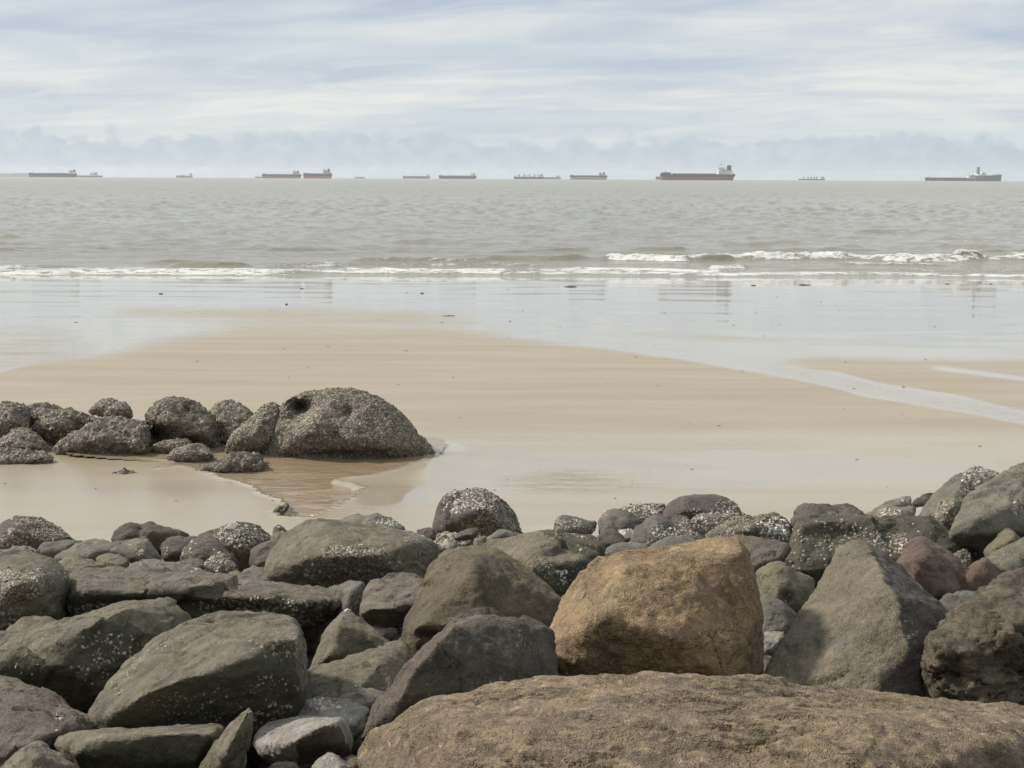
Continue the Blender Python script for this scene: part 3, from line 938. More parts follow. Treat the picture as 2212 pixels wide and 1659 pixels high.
rock('A6', 5.25, 'olive', 'olive sloping slab with a curved ridge below the pointed stone',
     [(520, 745), (600, 695), (740, 678), (800, 690), (960, 640), (1130, 530), (1280, 445), (1400, 428), (1475, 455), (1500, 600), (1400, 820), (1270, 1000), (800, 1100), (400, 1200), (370, 1140), (420, 1020)],
     [(960, 660, 0.42), (800, 790, 0.28), (640, 945, 0.12), (560, 1100, 0.05), (1200, 640, 0.38), (1000, 900, 0.10)], depth=0.72, bulge=0.03, sm=5, rough=0.55, barn=[(1010, 850, 60, 25, 1500, 0.007, 0.75)])
rock('A6', 5.0, 'sage', 'small low green grey dome under the sloping slab',
     [(790, 975), (850, 935), (920, 900), (1000, 878), (1150, 888), (1275, 912), (1290, 1000), (1150, 1120), (850, 1120)], fac=2, chip=0.2, depth=0.22, bulge=0.08, sm=8, rough=0.5)
rock('A6', 4.72, 'pale', 'pale grey stone with a splash of white barnacles on its top',
     [(368, 1150), (430, 1030), (520, 960), (650, 958), (800, 995), (1000, 1022), (1115, 1050), (1135, 1085), (1100, 1180), (1090, 1260), (985, 1390), (800, 1420), (450, 1350)],
     [(520, 1010, 0.25), (900, 1090, 0.20), (960, 1250, 0.06)], depth=0.34, bulge=0.05, sm=7, rough=0.5,
     barn=[(700, 1050, 190, 55, 5200, 0.0075, 0.98), (890, 1180, 60, 60, 1800, 0.006, 0.9)])
rock('A6', 4.38, 'pale', 'rounded light grey stone with a dark front face and white spots',
     [(-30, 1420), (0, 1330), (40, 1280), (150, 1210), (300, 1170), (500, 1153), (700, 1163), (830, 1162), (910, 1218), (950, 1320), (972, 1400), (940, 1500), (850, 1575), (700, 1610), (400, 1660), (180, 1612), (60, 1540)],
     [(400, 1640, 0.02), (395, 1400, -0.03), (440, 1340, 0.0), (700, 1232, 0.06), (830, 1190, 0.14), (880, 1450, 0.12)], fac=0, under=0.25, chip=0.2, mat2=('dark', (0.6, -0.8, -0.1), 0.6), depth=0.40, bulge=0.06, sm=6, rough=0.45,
     barn=[(230, 1430, 110, 45, 1800, 0.008, 1.0), (200, 1290, 110, 35, 900, 0.006, 0.95), (200, 1520, 40, 25, 700, 0.008, 1.0)])
rock('A6', 4.1, 'pale', 'small pale grey stone with a rounded tip at the bottom edge',
     [(540, 1680), (620, 1570), (700, 1508), (745, 1498), (810, 1528), (880, 1590), (955, 1645), (960, 1800), (560, 1800)], chip=0.2, depth=0.12, bulge=0.06, sm=8, rough=0.5)
rock('A6', 4.12, 'olive', 'small olive stone peeping in at the bottom edge left of the pale tip',
     [(90, 1670), (200, 1600), (300, 1588), (390, 1605), (410, 1670), (380, 1800), (120, 1800)], depth=0.12, bulge=0.05, sm=7, rough=0.5)
rock('A6', 4.28, 'brown', 'small brown stone wedged between the pale tip and the big slab',
     [(850, 1600), (890, 1545), (960, 1520), (1040, 1560), (1060, 1660), (1000, 1760), (880, 1720)], depth=0.12, bulge=0.05, sm=7, rough=0.5)
rock('A7', 4.2, 'olive', 'narrow upright shard of stone leaning right beside the long smooth block',
     [(1425, 1150), (1500, 1040), (1560, 950), (1640, 870), (1740, 780), (1805, 715), (1836, 748), (1836, 880), (1785, 960), (1740, 1010), (1700, 1150), (1690, 1300), (1380, 1300)],
     [(1800, 740, 0.04), (1720, 880, 0.0), (1640, 1060, -0.04), (1600, 1200, -0.05)], fac=0, depth=0.16, bulge=0.02, thick=0.10, sm=3, rough=0.5)
rock('A7', 4.28, 'olive', 'long smooth olive block with a rounded pale left end in the lower left',
     [(388, 975), (408, 925), (500, 890), (640, 868), (780, 870), (980, 880), (1200, 865), (1400, 840), (1560, 822), (1622, 835), (1642, 862), (1620, 930), (1560, 1010), (1500, 1200), (1000, 1300), (600, 1250), (480, 1070), (400, 1005)],
     [(600, 950, 0.03), (720, 920, 0.02), (1000, 915, 0.02), (1400, 890, 0.03), (1540, 900, 0.05), (560, 1050, 0.0), (1000, 1150, 0.02), (1420, 1100, 0.04)], fac=0, under=0.2, chip=0.25, mat2=('darkolive', (0.25, -1.0, -0.3), 0.5), depth=0.30, bulge=0.03, sm=9, rough=0.4)
rock('A7', 4.62, 'olivespeck', 'large olive boulder with a broad flat lit top, left of the foreground',
     [(636, 800), (720, 645), (780, 545), (880, 410), (1050, 240), (1110, 180), (1300, 100), (1450, 60), (1600, 20), (1800, 8), (2050, 8), (2112, 20), (2165, 70), (2205, 130), (2232, 250), (2236, 420), (2234, 560), (2200, 660), (2120, 780), (1800, 950), (1200, 980), (760, 930), (690, 860)],
     [(830, 765, 0.02), (1010, 660, 0.04), (1070, 605, 0.05), (1350, 492, 0.06), (1500, 462, 0.06), (1700, 438, 0.07), (1815, 345, 0.14), (1990, 230, 0.24), (2175, 190, 0.32), (1000, 850, 0.10), (1500, 820, 0.12), (1950, 700, 0.14), (2150, 450, 0.24)],
     chip=0.4, under=0.25, mat2=('darkolive', (0.25, -1.0, -0.25), 0.42), depth=0.92, bulge=0.0, thick=0.25, sm=3, rough=0.5, shrink=0.2, dents=[(1990, 290, 120, 70, 0.035), (850, 570, 60, 45, 0.03)],
     barn=[(2010, 300, 130, 85, 4200, 0.0065, 0.55), (1400, 690, 420, 130, 1700, 0.0055, 0.45), (1950, 600, 220, 140, 2300, 0.006, 0.42), (2000, 760, 160, 80, 2200, 0.009, 0.5), (850, 580, 55, 45, 4000, 0.006, 0.5)])
rock('V', 5.3, 'olivespeck', 'ridged olive boulder with a dark front, behind the flat topped one at left',
     [(-110, 1475), (-100, 1420), (0, 1412), (40, 1398), (95, 1371), (164, 1337), (220, 1316), (259, 1304), (289, 1303), (314, 1313), (341, 1302), (368, 1293), (390, 1304), (405, 1320), (422, 1340), (400, 1440), (300, 1560), (100, 1560), (0, 1540)],
     [(0, 1440, 0.16), (60, 1412, 0.14), (119, 1388, 0.14), (167, 1363, 0.18), (218, 1334, 0.26), (262, 1312, 0.36), (83, 1478, 0.08), (125, 1480, 0.06), (128, 1440, 0.06), (214, 1500, 0.12), (300, 1400, 0.30)],
     under=0.3, mat2=('darkolive', (0.25, -1.0, -0.25), 0.42), depth=0.80, bulge=0.0, thick=0.25, sm=3, rough=0.6, shrink=0.15, barn=[(235, 1400, 60, 38, 2600, 0.0075, 0.6), (190, 1450, 40, 25, 1800, 0.007, 0.6), (60, 1450, 50, 20, 700, 0.006, 0.7)])
rock('A7', 4.4, 'maroon', 'low maroon brown boulder at the left edge with a pitted top',
     [(-260, 600), (-150, 490), (0, 478), (150, 512), (300, 580), (450, 640), (600, 710), (695, 765), (700, 860), (560, 960), (460, 1100), (200, 1250), (-200, 1250)],
     [(0, 800, 0.25), (200, 760, 0.30), (400, 900, 0.12), (100, 1000, 0.06)], depth=0.75, bulge=0.06, sm=7, rough=0.8, barn=[(430, 800, 30, 50, 900, 0.006, 0.9), (450, 890, 50, 20, 1500, 0.007, 0.9)])
rock('A7', 4.0, 'tan', 'small peaked tan stone in the bottom left corner',
     [(-40, 1180), (0, 1125), (60, 1075), (180, 1000), (255, 952), (320, 955), (380, 1000), (470, 1072), (570, 1160), (500, 1300), (0, 1300)],
     [(250, 1040, 0.04), (300, 1200, 0.0), (200, 990, 0.16)], depth=0.28, bulge=0.03, sm=4, rough=0.8)
rock('A7', 6.1, 'greyslab', 'pale flat stone at the left edge below the small brown dome',
     [(-120, 330), (-80, 170), (0, 148), (110, 153), (220, 172), (305, 192), (260, 260), (100, 400), (-60, 420)], depth=0.4, bulge=0.03, sm=5, rough=0.7)
rock('A1', 6.5, 'olive', 'small smooth brown dome at left below the round barnacled boulder',
     [(10, 1010), (60, 960), (120, 928), (230, 900), (330, 898), (400, 903), (460, 930), (492, 975), (470, 1060), (250, 1120), (50, 1080)], depth=0.3, bulge=0.08, sm=8, rough=0.5)
rock('A1', 7.0, 'olivespeck', 'big round boulder at the left edge with grey barnacles over its front',
     [(-220, 500), (-150, 400), (0, 368), (150, 373), (280, 393), (400, 430), (470, 480), (525, 540), (560, 600), (545, 660), (515, 720), (490, 850), (440, 960), (200, 1040), (0, 1080), (-200, 980)],
     [(100, 650, 0.05), (300, 600, 0.12)], fac=2, chip=0.3, depth=0.45, bulge=0.22, thick=0.5, sm=9, rough=0.45,
     barn=[(120, 640, 240, 130, 5200, 0.0085, 0.66), (60, 820, 150, 180, 5200, 0.0085, 0.55), (490, 540, 70, 70, 3000, 0.007, 0.65), (380, 500, 110, 60, 1500, 0.006, 0.6)])
rock('V', 7.25, 'greyslab', 'long flat layered slab with a ragged shadowed front edge',
     [(130, 1330), (138, 1300), (150, 1268), (163, 1240), (190, 1231), (245, 1226), (290, 1228), (341, 1236), (400, 1242), (440, 1248), (480, 1250), (515, 1244), (545, 1249), (620, 1253), (660, 1258), (700, 1268), (735, 1276), (750, 1288), (748, 1304), (735, 1330), (560, 1370), (300, 1400), (150, 1380)],
     [(172, 1280, 0.12), (200, 1281, 0.10), (260, 1282, 0.10), (355, 1287, 0.09), (400, 1290, 0.09), (465, 1283, 0.11), (505, 1265, 0.2), (600, 1292, 0.12), (660, 1308, 0.08), (735, 1303, 0.12), (400, 1340, 0.18), (250, 1350, 0.18)],
     under=0.15, mat2=('darkolive', (0.1, -1.0, -0.2), 0.5), depth=0.75, bulge=0.0, thick=0.3, sm=2, rough=0.6, strata=1.0, shrink=0.08, dents=[(300, 1303, 130, 12, 0.09), (520, 1312, 120, 14, 0.08)],
     barn=[(560, 1308, 130, 17, 5200, 0.0075, 0.62), (600, 1335, 110, 25, 5200, 0.008, 0.55), (230, 1318, 60, 20, 4000, 0.0075, 0.6), (150, 1330, 22, 25, 4000, 0.0075, 0.7)])
rock('A2', 6.75, 'greyslab', 'square flat topped stone with a dark hollow beneath it',
     [(832, 900), (850, 770), (872, 690), (905, 645), (945, 618), (1050, 570), (1180, 556), (1300, 570), (1400, 600), (1420, 700), (1350, 800), (1260, 905), (1100, 935), (900, 920)],
     [(850, 862, 0.0), (900, 842, -0.02), (1100, 835, -0.03), (1280, 800, 0.02), (850, 905, 0.06)], under=0.3, depth=0.55, bulge=0.0, thick=0.2, sm=3, rough=0.55)
rock('A2', 7.3, 'grey', 'small barnacle spotted block beside the square stone',
     [(590, 668), (660, 645), (730, 620), (800, 614), (885, 612), (895, 650), (872, 720), (855, 850), (820, 960), (700, 960), (640, 800)],
     [(760, 690, 0.08), (840, 660, 0.10)], depth=0.3, bulge=0.02, sm=4, barn=[(800, 780, 60, 90, 2200, 0.007, 0.75)])
rock('A2', 8.4, 'olive', 'wide olive dome with a broad band of dark barnacles across its front',
     [(58, 620), (80, 490), (150, 350), (230, 250), (330, 172), (450, 126), (540, 118), (620, 140), (800, 165), (1000, 180), (1200, 208), (1350, 250), (1440, 310), (1485, 370), (1480, 480), (1420, 640), (1180, 760), (700, 800), (250, 760)],
     [(300, 420, 0.15), (700, 420, 0.06), (1080, 420, 0.10)], fac=2, chip=0.35, depth=0.5, bulge=0.20, thick=0.7, sm=8, rough=0.5,
     barn=[(830, 500, 300, 150, 5000, 0.0105, 0.42), (790, 380, 250, 55, 1600, 0.010, 0.75), (470, 500, 130, 90, 1300, 0.011, 0.75), (450, 570, 35, 25, 1500, 0.016, 0.9), (1340, 450, 70, 140, 3800, 0.0095, 0.55), (1280, 280, 110, 70, 1500, 0.007, 0.75), (650, 600, 300, 70, 3500, 0.010, 0.3)])
rock('A2', 10.9, 'sage', 'pale green grey stone with a whitish band behind the wide olive dome',
     [(630, 200), (660, 140), (740, 108), (880, 88), (980, 96), (1100, 130), (1190, 172), (1230, 230), (900, 330), (700, 300)], depth=0.5, bulge=0.08, sm=6, barn=[(1060, 150, 150, 30, 2500, 0.010, 0.95)])
rock('C2', 11.7, 'purple', 'upright purplish boulder capped with barnacles, standing against the sand',
     [(783, 400), (790, 330), (805, 270), (832, 180), (862, 140), (940, 130), (965, 112), (1030, 97), (1090, 104), (1140, 140), (1185, 170), (1245, 212), (1292, 250), (1312, 310), (1340, 370), (1355, 410), (1250, 470), (900, 470)],
     [(950, 280, 0.06), (1080, 240, 0.06), (1220, 330, 0.04), (1000, 180, 0.3)], depth=0.45, bulge=0.18, sm=5, rough=0.8, dents=[(905, 330, 60, 60, 0.05)],
     barn=[(1100, 330, 150, 75, 4200, 0.0125, 0.45), (1010, 165, 190, 55, 3200, 0.012, 0.75), (870, 210, 60, 60, 2600, 0.012, 0.75), (1270, 300, 80, 90, 3200, 0.012, 0.55), (1060, 230, 170, 50, 1800, 0.012, 0.75)])
rock('A3', 8.2, 'green', 'two toned boulder, tan left side and dark green front, behind the orange one',
     [(0, 500), (100, 460), (250, 420), (400, 403), (480, 398), (600, 398), (800, 410), (900, 430), (950, 460), (975, 500), (970, 560), (930, 600), (860, 800), (700, 950), (500, 900), (330, 680), (200, 580), (80, 530)],
     [(490, 412, 0.42), (430, 505, 0.28), (352, 605, 0.14), (380, 690, 0.08), (560, 840, 0.02), (880, 600, 0.15), (700, 600, 0.15)], mat2=('tan', (-0.8, -0.2, 0.55), 0.55), depth=0.75, bulge=0.0, thick=0.4, sm=4, rough=0.5,
     barn=[(470, 680, 110, 90, 4800, 0.010, 0.42), (640, 740, 65, 60, 3200, 0.010, 0.92), (680, 420, 260, 25, 1200, 0.008, 0.8), (800, 480, 150, 60, 300, 0.009, 0.8)])
rock('A3', 11.9, 'grey', 'grey stone with barnacled sides at the sand edge, left of the pale mound',
     [(550, 400), (560, 330), (600, 270), (640, 245), (700, 258), (800, 290), (880, 305), (925, 322), (900, 370), (780, 420), (600, 430)],
     [(655, 262, 0.2), (690, 370, 0.02), (600, 380, 0.04)], depth=0.35, bulge=0.02, sm=4, barn=[(620, 350, 60, 70, 3200, 0.011, 0.6), (720, 340, 60, 50, 2600, 0.011, 0.85), (810, 380, 100, 30, 2600, 0.011, 0.55)])
rock('A3', 11.8, 'grey', 'blunt grey brown stone leaning on the pale barnacled mound',
     [(925, 360), (928, 260), (962, 218), (1060, 203), (1150, 222), (1220, 262), (1265, 320), (1230, 400), (1050, 420), (950, 410)], depth=0.3, bulge=0.06, sm=4, barn=[(960, 240, 40, 40, 2500, 0.011, 0.75)])
rock('A3', 12.4, 'crust', 'pale mound thick with cream barnacles left of the purple dome',
     [(1050, 260), (1070, 220), (1110, 188), (1200, 178), (1330, 163), (1400, 170), (1460, 165), (1440, 260), (1380, 330), (1200, 330)], depth=0.4, bulge=0.06, sm=4, lumps=0.008, barn=[('all', 3400, 0.0125, 0.78)])
rock('A3', 12.2, 'purple', 'smooth purple dome at the sand edge with barnacles on its right shoulder',
     [(1405, 290), (1450, 190), (1520, 120), (1600, 96), (1700, 91), (1850, 89), (1930, 110), (2010, 160), (2060, 220), (2085, 260), (1900, 340), (1600, 340)],
     [(1600, 130, 0.3), (1590, 220, 0.1)], fac=2, chip=0.3, depth=0.5, bulge=0.12, sm=6, rough=0.5, barn=[(1950, 200, 120, 70, 1600, 0.011, 0.85), (1750, 240, 120, 40, 1300, 0.011, 0.75)])
rock('A3', 11.4, 'purple', 'small dark maroon stone tucked below the smooth purple dome',
     [(1410, 268), (1450, 250), (1540, 248), (1615, 256), (1655, 295), (1600, 360), (1480, 350)], depth=0.2, bulge=0.03, sm=4)
rock('A3', 10.4, 'grey', 'grey pyramid shaped stone with white barnacles down its right side',
     [(1160, 490), (1200, 360), (1290, 290), (1380, 248), (1450, 290), (1530, 332), (1650, 392), (1810, 465), (1700, 560), (1300, 560)],
     [(1370, 275, 0.25), (1310, 400, 0.08), (1290, 490, 0.0)], depth=0.45, bulge=0.0, sm=4, barn=[(1550, 400, 210, 60, 3000, 0.010, 0.88), (1400, 400, 80, 60, 1300, 0.010, 0.7), (1280, 470, 90, 40, 900, 0.009, 0.7)])
rock('V', 10.6, 'crust', 'long barnacled mound with a bright white shell patch, above the orange boulder',
     [(1515, 1165), (1533, 1146), (1560, 1130), (1602, 1112), (1640, 1110), (1655, 1106), (1677, 1104), (1700, 1116), (1718, 1134), (1716, 1155), (1705, 1180), (1620, 1190), (1540, 1185)],
     [(1620, 1140, 0.05)], depth=0.5, bulge=0.10, sm=5, lumps=0.006, barn=[('all', 1500, 0.0105, 0.5), (1678, 1145, 42, 28, 4200, 0.0115, 0.95), (1590, 1130, 70, 25, 2200, 0.0105, 0.6)])
rock('A3', 11.0, 'crust', 'little dark barnacled knob between the grey pyramid and the long mound',
     [(1530, 350), (1560, 310), (1600, 288), (1660, 300), (1720, 332), (1765, 378), (1720, 440), (1600, 430)], depth=0.2, bulge=0.06, sm=4, lumps=0.006, barn=[('all', 3000, 0.011, 0.62)])
rock('A3', 11.6, 'crust', 'cream barnacled ledge at the foot of the smooth purple dome',
     [(1640, 300), (1700, 255), (1800, 245), (1950, 240), (2085, 246), (2120, 300), (1900, 380), (1740, 380)], depth=0.25, bulge=0.04, sm=4, lumps=0.008, barn=[('all', 3200, 0.012, 0.72)])
rock('A3', 9.4, 'grey', 'flat topped plain grey stone just above the orange boulder',
     [(1270, 545), (1340, 480), (1400, 450), (1480, 420), (1600, 414), (1700, 440), (1740, 475), (1700, 560), (1400, 620)], depth=0.35, bulge=0.04, sm=7, rough=0.5)
rock('A3', 9.7, 'grey', 'low grey stone left of the flat topped grey one',
     [(960, 520), (1080, 468), (1200, 470), (1320, 482), (1340, 540), (1200, 600), (1000, 600)], depth=0.3, bulge=0.03, sm=5, rough=0.6)
rock('A3', 10.6, 'dark', 'small dark triangular stone left of the grey pyramid',
     [(890, 430), (960, 380), (1040, 362), (1100, 408), (1170, 465), (1100, 520), (930, 500)], depth=0.25, bulge=0.02, sm=3)
rock('A3', 11.0, 'pale', 'whitish barnacled stone behind the small dark triangle',
     [(1050, 420), (1080, 375), (1150, 365), (1215, 380), (1210, 440), (1120, 470)], depth=0.2, bulge=0.03, sm=4, barn=[(1130, 385, 80, 25, 3000, 0.012, 0.95)])
rock('A3', 8.9, 'pale', 'small chalky stone at the right foot of the two toned boulder',
     [(920, 610), (945, 560), (975, 527), (1015, 548), (1010, 600), (960, 660)], depth=0.15, bulge=0.02, sm=3)

# ---- right hand group
rock('A4', 10.8, 'purple', 'purple grey flat stone with a pale streaked top behind the wide dark slab',
     [(352, 500), (380, 450), (420, 400), (462, 371), (560, 374), (640, 374), (750, 394), (830, 393), (930, 428), (1005, 485), (900, 560), (480, 580)],
     [(555, 470, 0.12), (480, 500, 0.05), (560, 385, 0.42)], depth=0.6, bulge=0.0, sm=3, barn=[(760, 470, 200, 30, 700, 0.010, 0.95)])
rock('A4', 11.1, 'sage', 'whitish topped grey slab behind the wide dark slab',
     [(930, 445), (1050, 402), (1200, 380), (1340, 388), (1356, 420), (1365, 475), (1200, 540), (1010, 520)],
     [(1280, 400, 0.3), (1265, 465, 0.1)], depth=0.5, bulge=0.0, sm=3, barn=[(1150, 440, 110, 40, 2200, 0.010, 0.92)])
rock('A4', 12.1, 'sage', 'thin slanting grey slab on the sand at right',
     [(1030, 400), (1150, 342), (1250, 310), (1312, 303), (1334, 330), (1310, 385), (1200, 420), (1080, 420)], [(1245, 345, 0.12), (1250, 380, 0.05)], depth=0.4, bulge=0.0, sm=2, barn=[(1280, 345, 50, 35, 1500, 0.010, 0.8)])
rock('A4', 12.6, 'dark', 'dark wedge stone on the sand against the tall right boulders',
     [(1325, 345), (1420, 292), (1505, 268), (1520, 330), (1440, 385), (1335, 378)], depth=0.3, bulge=0.03, sm=3, barn=[(1380, 315, 50, 20, 900, 0.010, 0.85)])
rock('A4', 8.35, 'green', 'wide dark green slab with a hollowed front peppered with pale barnacles',
     [(290, 850), (360, 690), (405, 570), (445, 505), (560, 498), (750, 512), (930, 490), (1100, 482), (1200, 466), (1480, 468), (1560, 540), (1650, 592), (1720, 620), (1765, 690), (1750, 860), (1500, 1000), (1000, 1100), (500, 1050)],
     [(450, 520, 0.36), (920, 510, 0.40), (1190, 482, 0.44), (1450, 490, 0.42), (420, 900, 0.02), (900, 950, 0.04), (1650, 720, 0.16)], depth=0.62, bulge=0.0, thick=0.3, sm=3, rough=0.6, shrink=0.08,
     dents=[(760, 640, 330, 120, 0.10), (1180, 600, 110, 110, 0.08)], barn=[(720, 640, 330, 120, 1900, 0.0095, 0.72), (1140, 690, 180, 120, 3400, 0.009, 0.72), (520, 820, 170, 110, 700, 0.009, 0.7), (1350, 580, 150, 60, 250, 0.009, 0.85)])
rock('A4', 9.4, 'sage', 'tall grey boulder near the right edge with a band of white barnacles down its side',
     [(1385, 470), (1430, 370), (1500, 280), (1600, 200), (1700, 138), (1790, 78), (1850, 63), (1920, 78), (2020, 118), (2060, 240), (1960, 420), (1760, 640), (1560, 640), (1450, 560)],
     [(1720, 170, 0.42), (1690, 290, 0.28), (1620, 420, 0.12), (1560, 520, 0.05)], depth=0.75, bulge=0.04, sm=5, rough=0.6,
     barn=[(1850, 160, 140, 95, 4200, 0.0105, 0.78), (1760, 250, 60, 60, 3200, 0.0105, 0.7), (1590, 470, 130, 110, 4600, 0.010, 0.62)])
rock('A4', 8.4, 'sage', 'tallest grey boulder at the right edge, overhanging a dark gap',
     [(1645, 580), (1690, 420), (1740, 310), (1830, 255), (1930, 200), (2060, 100), (2212, 26), (2330, 0), (2440, 150), (2440, 480), (2250, 600), (2060, 600), (1900, 590), (1760, 610)],
     [(1900, 450, 0.10), (2030, 540, 0.06), (2060, 420, 0.14), (2150, 350, 0.22), (2200, 520, 0.1), (1750, 580, 0.06)], depth=0.8, bulge=0.04, thick=0.5, sm=4, rough=0.8,
     barn=[(2190, 410, 70, 80, 4400, 0.010, 0.72)])
rock('A4', 8.75, 'dark', 'dark barnacled stone in the gap under the tallest right boulder',
     [(1740, 700), (1790, 620), (1900, 590), (2030, 560), (2120, 600), (2100, 760), (1950, 850), (1780, 820)], depth=0.2, bulge=0.05, sm=4, barn=[(1870, 700, 140, 80, 1600, 0.009, 0.6)])
rock('A4', 8.1, 'yellow', 'small yellow green peaked stone below the tallest right boulder',
     [(1945, 740), (1990, 632), (2050, 570), (2085, 552), (2120, 568), (2165, 625), (2220, 660), (2180, 760), (1980, 820)], [(2130, 640, 0.05)], depth=0.25, bulge=0.03, sm=4, rough=0.6)
rock('A4', 6.85, 'red', 'red brown boulder with two peaks behind the sharp ridged one',
     [(1180, 840), (1250, 720), (1340, 640), (1390, 613), (1440, 625), (1540, 700), (1640, 772), (1750, 865), (1700, 1100), (1400, 1150), (1250, 1000)],
     [(1420, 680, 0.26), (1475, 745, 0.20), (1320, 905, 0.06), (1400, 870, 0.10)], depth=0.6, bulge=0.0, sm=3, rough=0.7,
     more=[(0.1, [(1640, 980), (1750, 885), (1830, 822), (1905, 788), (1960, 832), (2005, 915), (2070, 970), (2050, 1180), (1700, 1180)], [(1890, 830, 0.2), (1780, 950, 0.08), (1930, 920, 0.12)], 0.4)])
rock('A4', 8.0, 'crust', 'small barnacled block at the right foot of the wide dark slab',
     [(1650, 790), (1700, 745), (1755, 718), (1795, 768), (1800, 850), (1740, 900), (1670, 880)], depth=0.15, bulge=0.04, sm=4, barn=[('all', 2600, 0.010, 0.5)])
rock('A4', 7.2, 'sage', 'grey green slab at the right edge above the craggy dark boulder',
     [(1915, 795), (2000, 735), (2060, 700), (2212, 636), (2360, 590), (2400, 800), (2300, 1000), (2080, 1020), (2000, 920), (1960, 832)], [(1990, 830, 0.12), (2120, 800, 0.12), (2212, 780, 0.12)], depth=0.45, bulge=0.02, sm=3, rough=0.7)
rock('A5', 6.6, 'grey', 'shaded grey stone in the gap below the red brown peaks',
     [(1500, 340), (1600, 275), (1700, 262), (1850, 258), (1980, 250), (2000, 350), (1800, 560), (1650, 520)], depth=0.25, bulge=0.04, sm=5)
rock('A5', 6.85, 'yellow', 'yellowish green stone between the orange and the sharp ridged boulder',
     [(60, 150), (110, 70), (180, 30), (240, 12), (300, 28), (420, 90), (570, 160), (560, 260), (480, 430), (300, 460), (150, 330)],
     [(250, 60, 0.16), (260, 280, 0.04), (420, 260, 0.06)], depth=0.4, bulge=0.03, sm=5, rough=0.8, dents=[(340, 310, 55, 50, 0.05)], barn=[(350, 320, 50, 50, 4000, 0.007, 0.7)])
rock('A5', 6.35, 'grey', 'dark grey stone low in the gap right of the orange boulder',
     [(110, 320), (150, 275), (270, 308), (350, 370), (425, 435), (400, 560), (300, 680), (130, 680)], depth=0.25, bulge=0.05, sm=6, rough=0.5)
rock('A5', 6.05, 'pale', 'pale stone at the bottom of the gap right of the orange boulder',
     [(120, 620), (165, 572), (250, 565), (320, 575), (330, 650), (260, 760), (140, 760)], depth=0.12, bulge=0.03, sm=4, rough=0.6)
rock('A4', 7.8, 'maroon', 'flat pinkish brown stone between the orange boulder and the wide dark slab',
     [(-130, 620), (-50, 600), (50, 628), (200, 648), (390, 682), (360, 780), (310, 850), (150, 920), (-80, 960)], [(80, 850, 0.05), (280, 800, 0.08)], depth=0.45, bulge=0.02, sm=5, rough=0.7)

# ---- far left line of rocks along the sand
rock('A1', 11.8, 'purple', 'purple round boulder at far left wearing a thick barnacle cap',
     [(-120, 350), (-80, 220), (0, 160), (70, 120), (160, 108), (280, 108), (370, 140), (450, 190), (520, 240), (580, 290), (630, 300), (560, 380), (300, 420), (0, 420)], [(130, 220, 0.15)],
     depth=0.45, bulge=0.15, sm=6, rough=0.6, lumps=0.002, barn=[(340, 215, 250, 125, 4200, 0.0125, 0.62), (60, 300, 120, 60, 2500, 0.011, 0.6), (560, 290, 60, 30, 1200, 0.011, 0.5)])
rock('A1', 12.0, 'dark', 'dark grey twin humped rock against the sand',
     [(870, 300), (900, 230), (960, 172), (1020, 142), (1060, 148), (1135, 172), (1180, 260), (1150, 360), (900, 380)], [(1000, 230, 0.1)], depth=0.35, bulge=0.06, sm=4, rough=0.7,
     more=[(0.02, [(1090, 300), (1125, 180), (1170, 138), (1220, 150), (1300, 175), (1400, 210), (1510, 252), (1450, 340), (1200, 380)], [(1160, 220, 0.06), (1270, 240, 0.1)], 0.35)])
rock('A1', 11.1, 'dark', 'dark ridge of rock with a crown of pale barnacles, left of the wide olive dome',
     [(1500, 280), (1640, 230), (1780, 180), (1870, 155), (1930, 143), (2000, 175), (2080, 183), (2130, 230), (2155, 290), (2080, 400), (1960, 470), (1800, 440), (1650, 380)],
     [(1850, 200, 0.25), (1800, 330, 0.05)], depth=0.5, bulge=0.06, sm=4, rough=0.8, barn=[(1900, 250, 190, 100, 3800, 0.0125, 0.72), (1900, 350, 130, 70, 3800, 0.012, 0.35), (2080, 260, 70, 70, 2500, 0.012, 0.6)])
rock('A1', 10.8, 'purple', 'blackish purple rock left of the speckled purple dome',
     [(1262, 350), (1290, 300), (1340, 273), (1450, 258), (1560, 264), (1540, 350), (1440, 440), (1290, 450)], depth=0.3, bulge=0.05, sm=4, barn=[(1310, 390, 50, 40, 1300, 0.010, 0.75)])
rock('A1', 10.2, 'purple', 'speckled purple dome before the pale crowned dark ridge',
     [(1405, 430), (1450, 340), (1520, 285), (1600, 267), (1680, 274), (1740, 310), (1800, 370), (1860, 460), (1780, 540), (1500, 520)], depth=0.35, bulge=0.1, sm=6, barn=[(1480, 390, 60, 40, 1000, 0.010, 0.85), (1600, 330, 130, 60, 300, 0.009, 0.85)])
rock('A1', 9.75, 'crust', 'small round knob covered in cream barnacles by the speckled purple dome',
     [(1600, 510), (1635, 450), (1700, 410), (1770, 404), (1822, 440), (1868, 505), (1850, 570), (1750, 600), (1650, 570)], depth=0.25, bulge=0.08, sm=5, lumps=0.006, barn=[('all', 4200, 0.0115, 0.68)])
rock('A1', 10.0, 'maroon', 'pinkish purple rounded stone touching the left flank of the wide olive dome',
     [(1962, 450), (1990, 370), (2080, 310), (2212, 278), (2300, 300), (2280, 440), (2120, 540), (1990, 520)], depth=0.35, bulge=0.08, sm=6, rough=0.5)
rock('A1', 11.1, 'grey', 'low dark grey stone right of the far left barnacle cap',
     [(262, 360), (340, 310), (450, 303), (540, 318), (640, 292), (700, 300), (560, 370), (430, 430), (320, 420)], depth=0.3, bulge=0.03, sm=4)
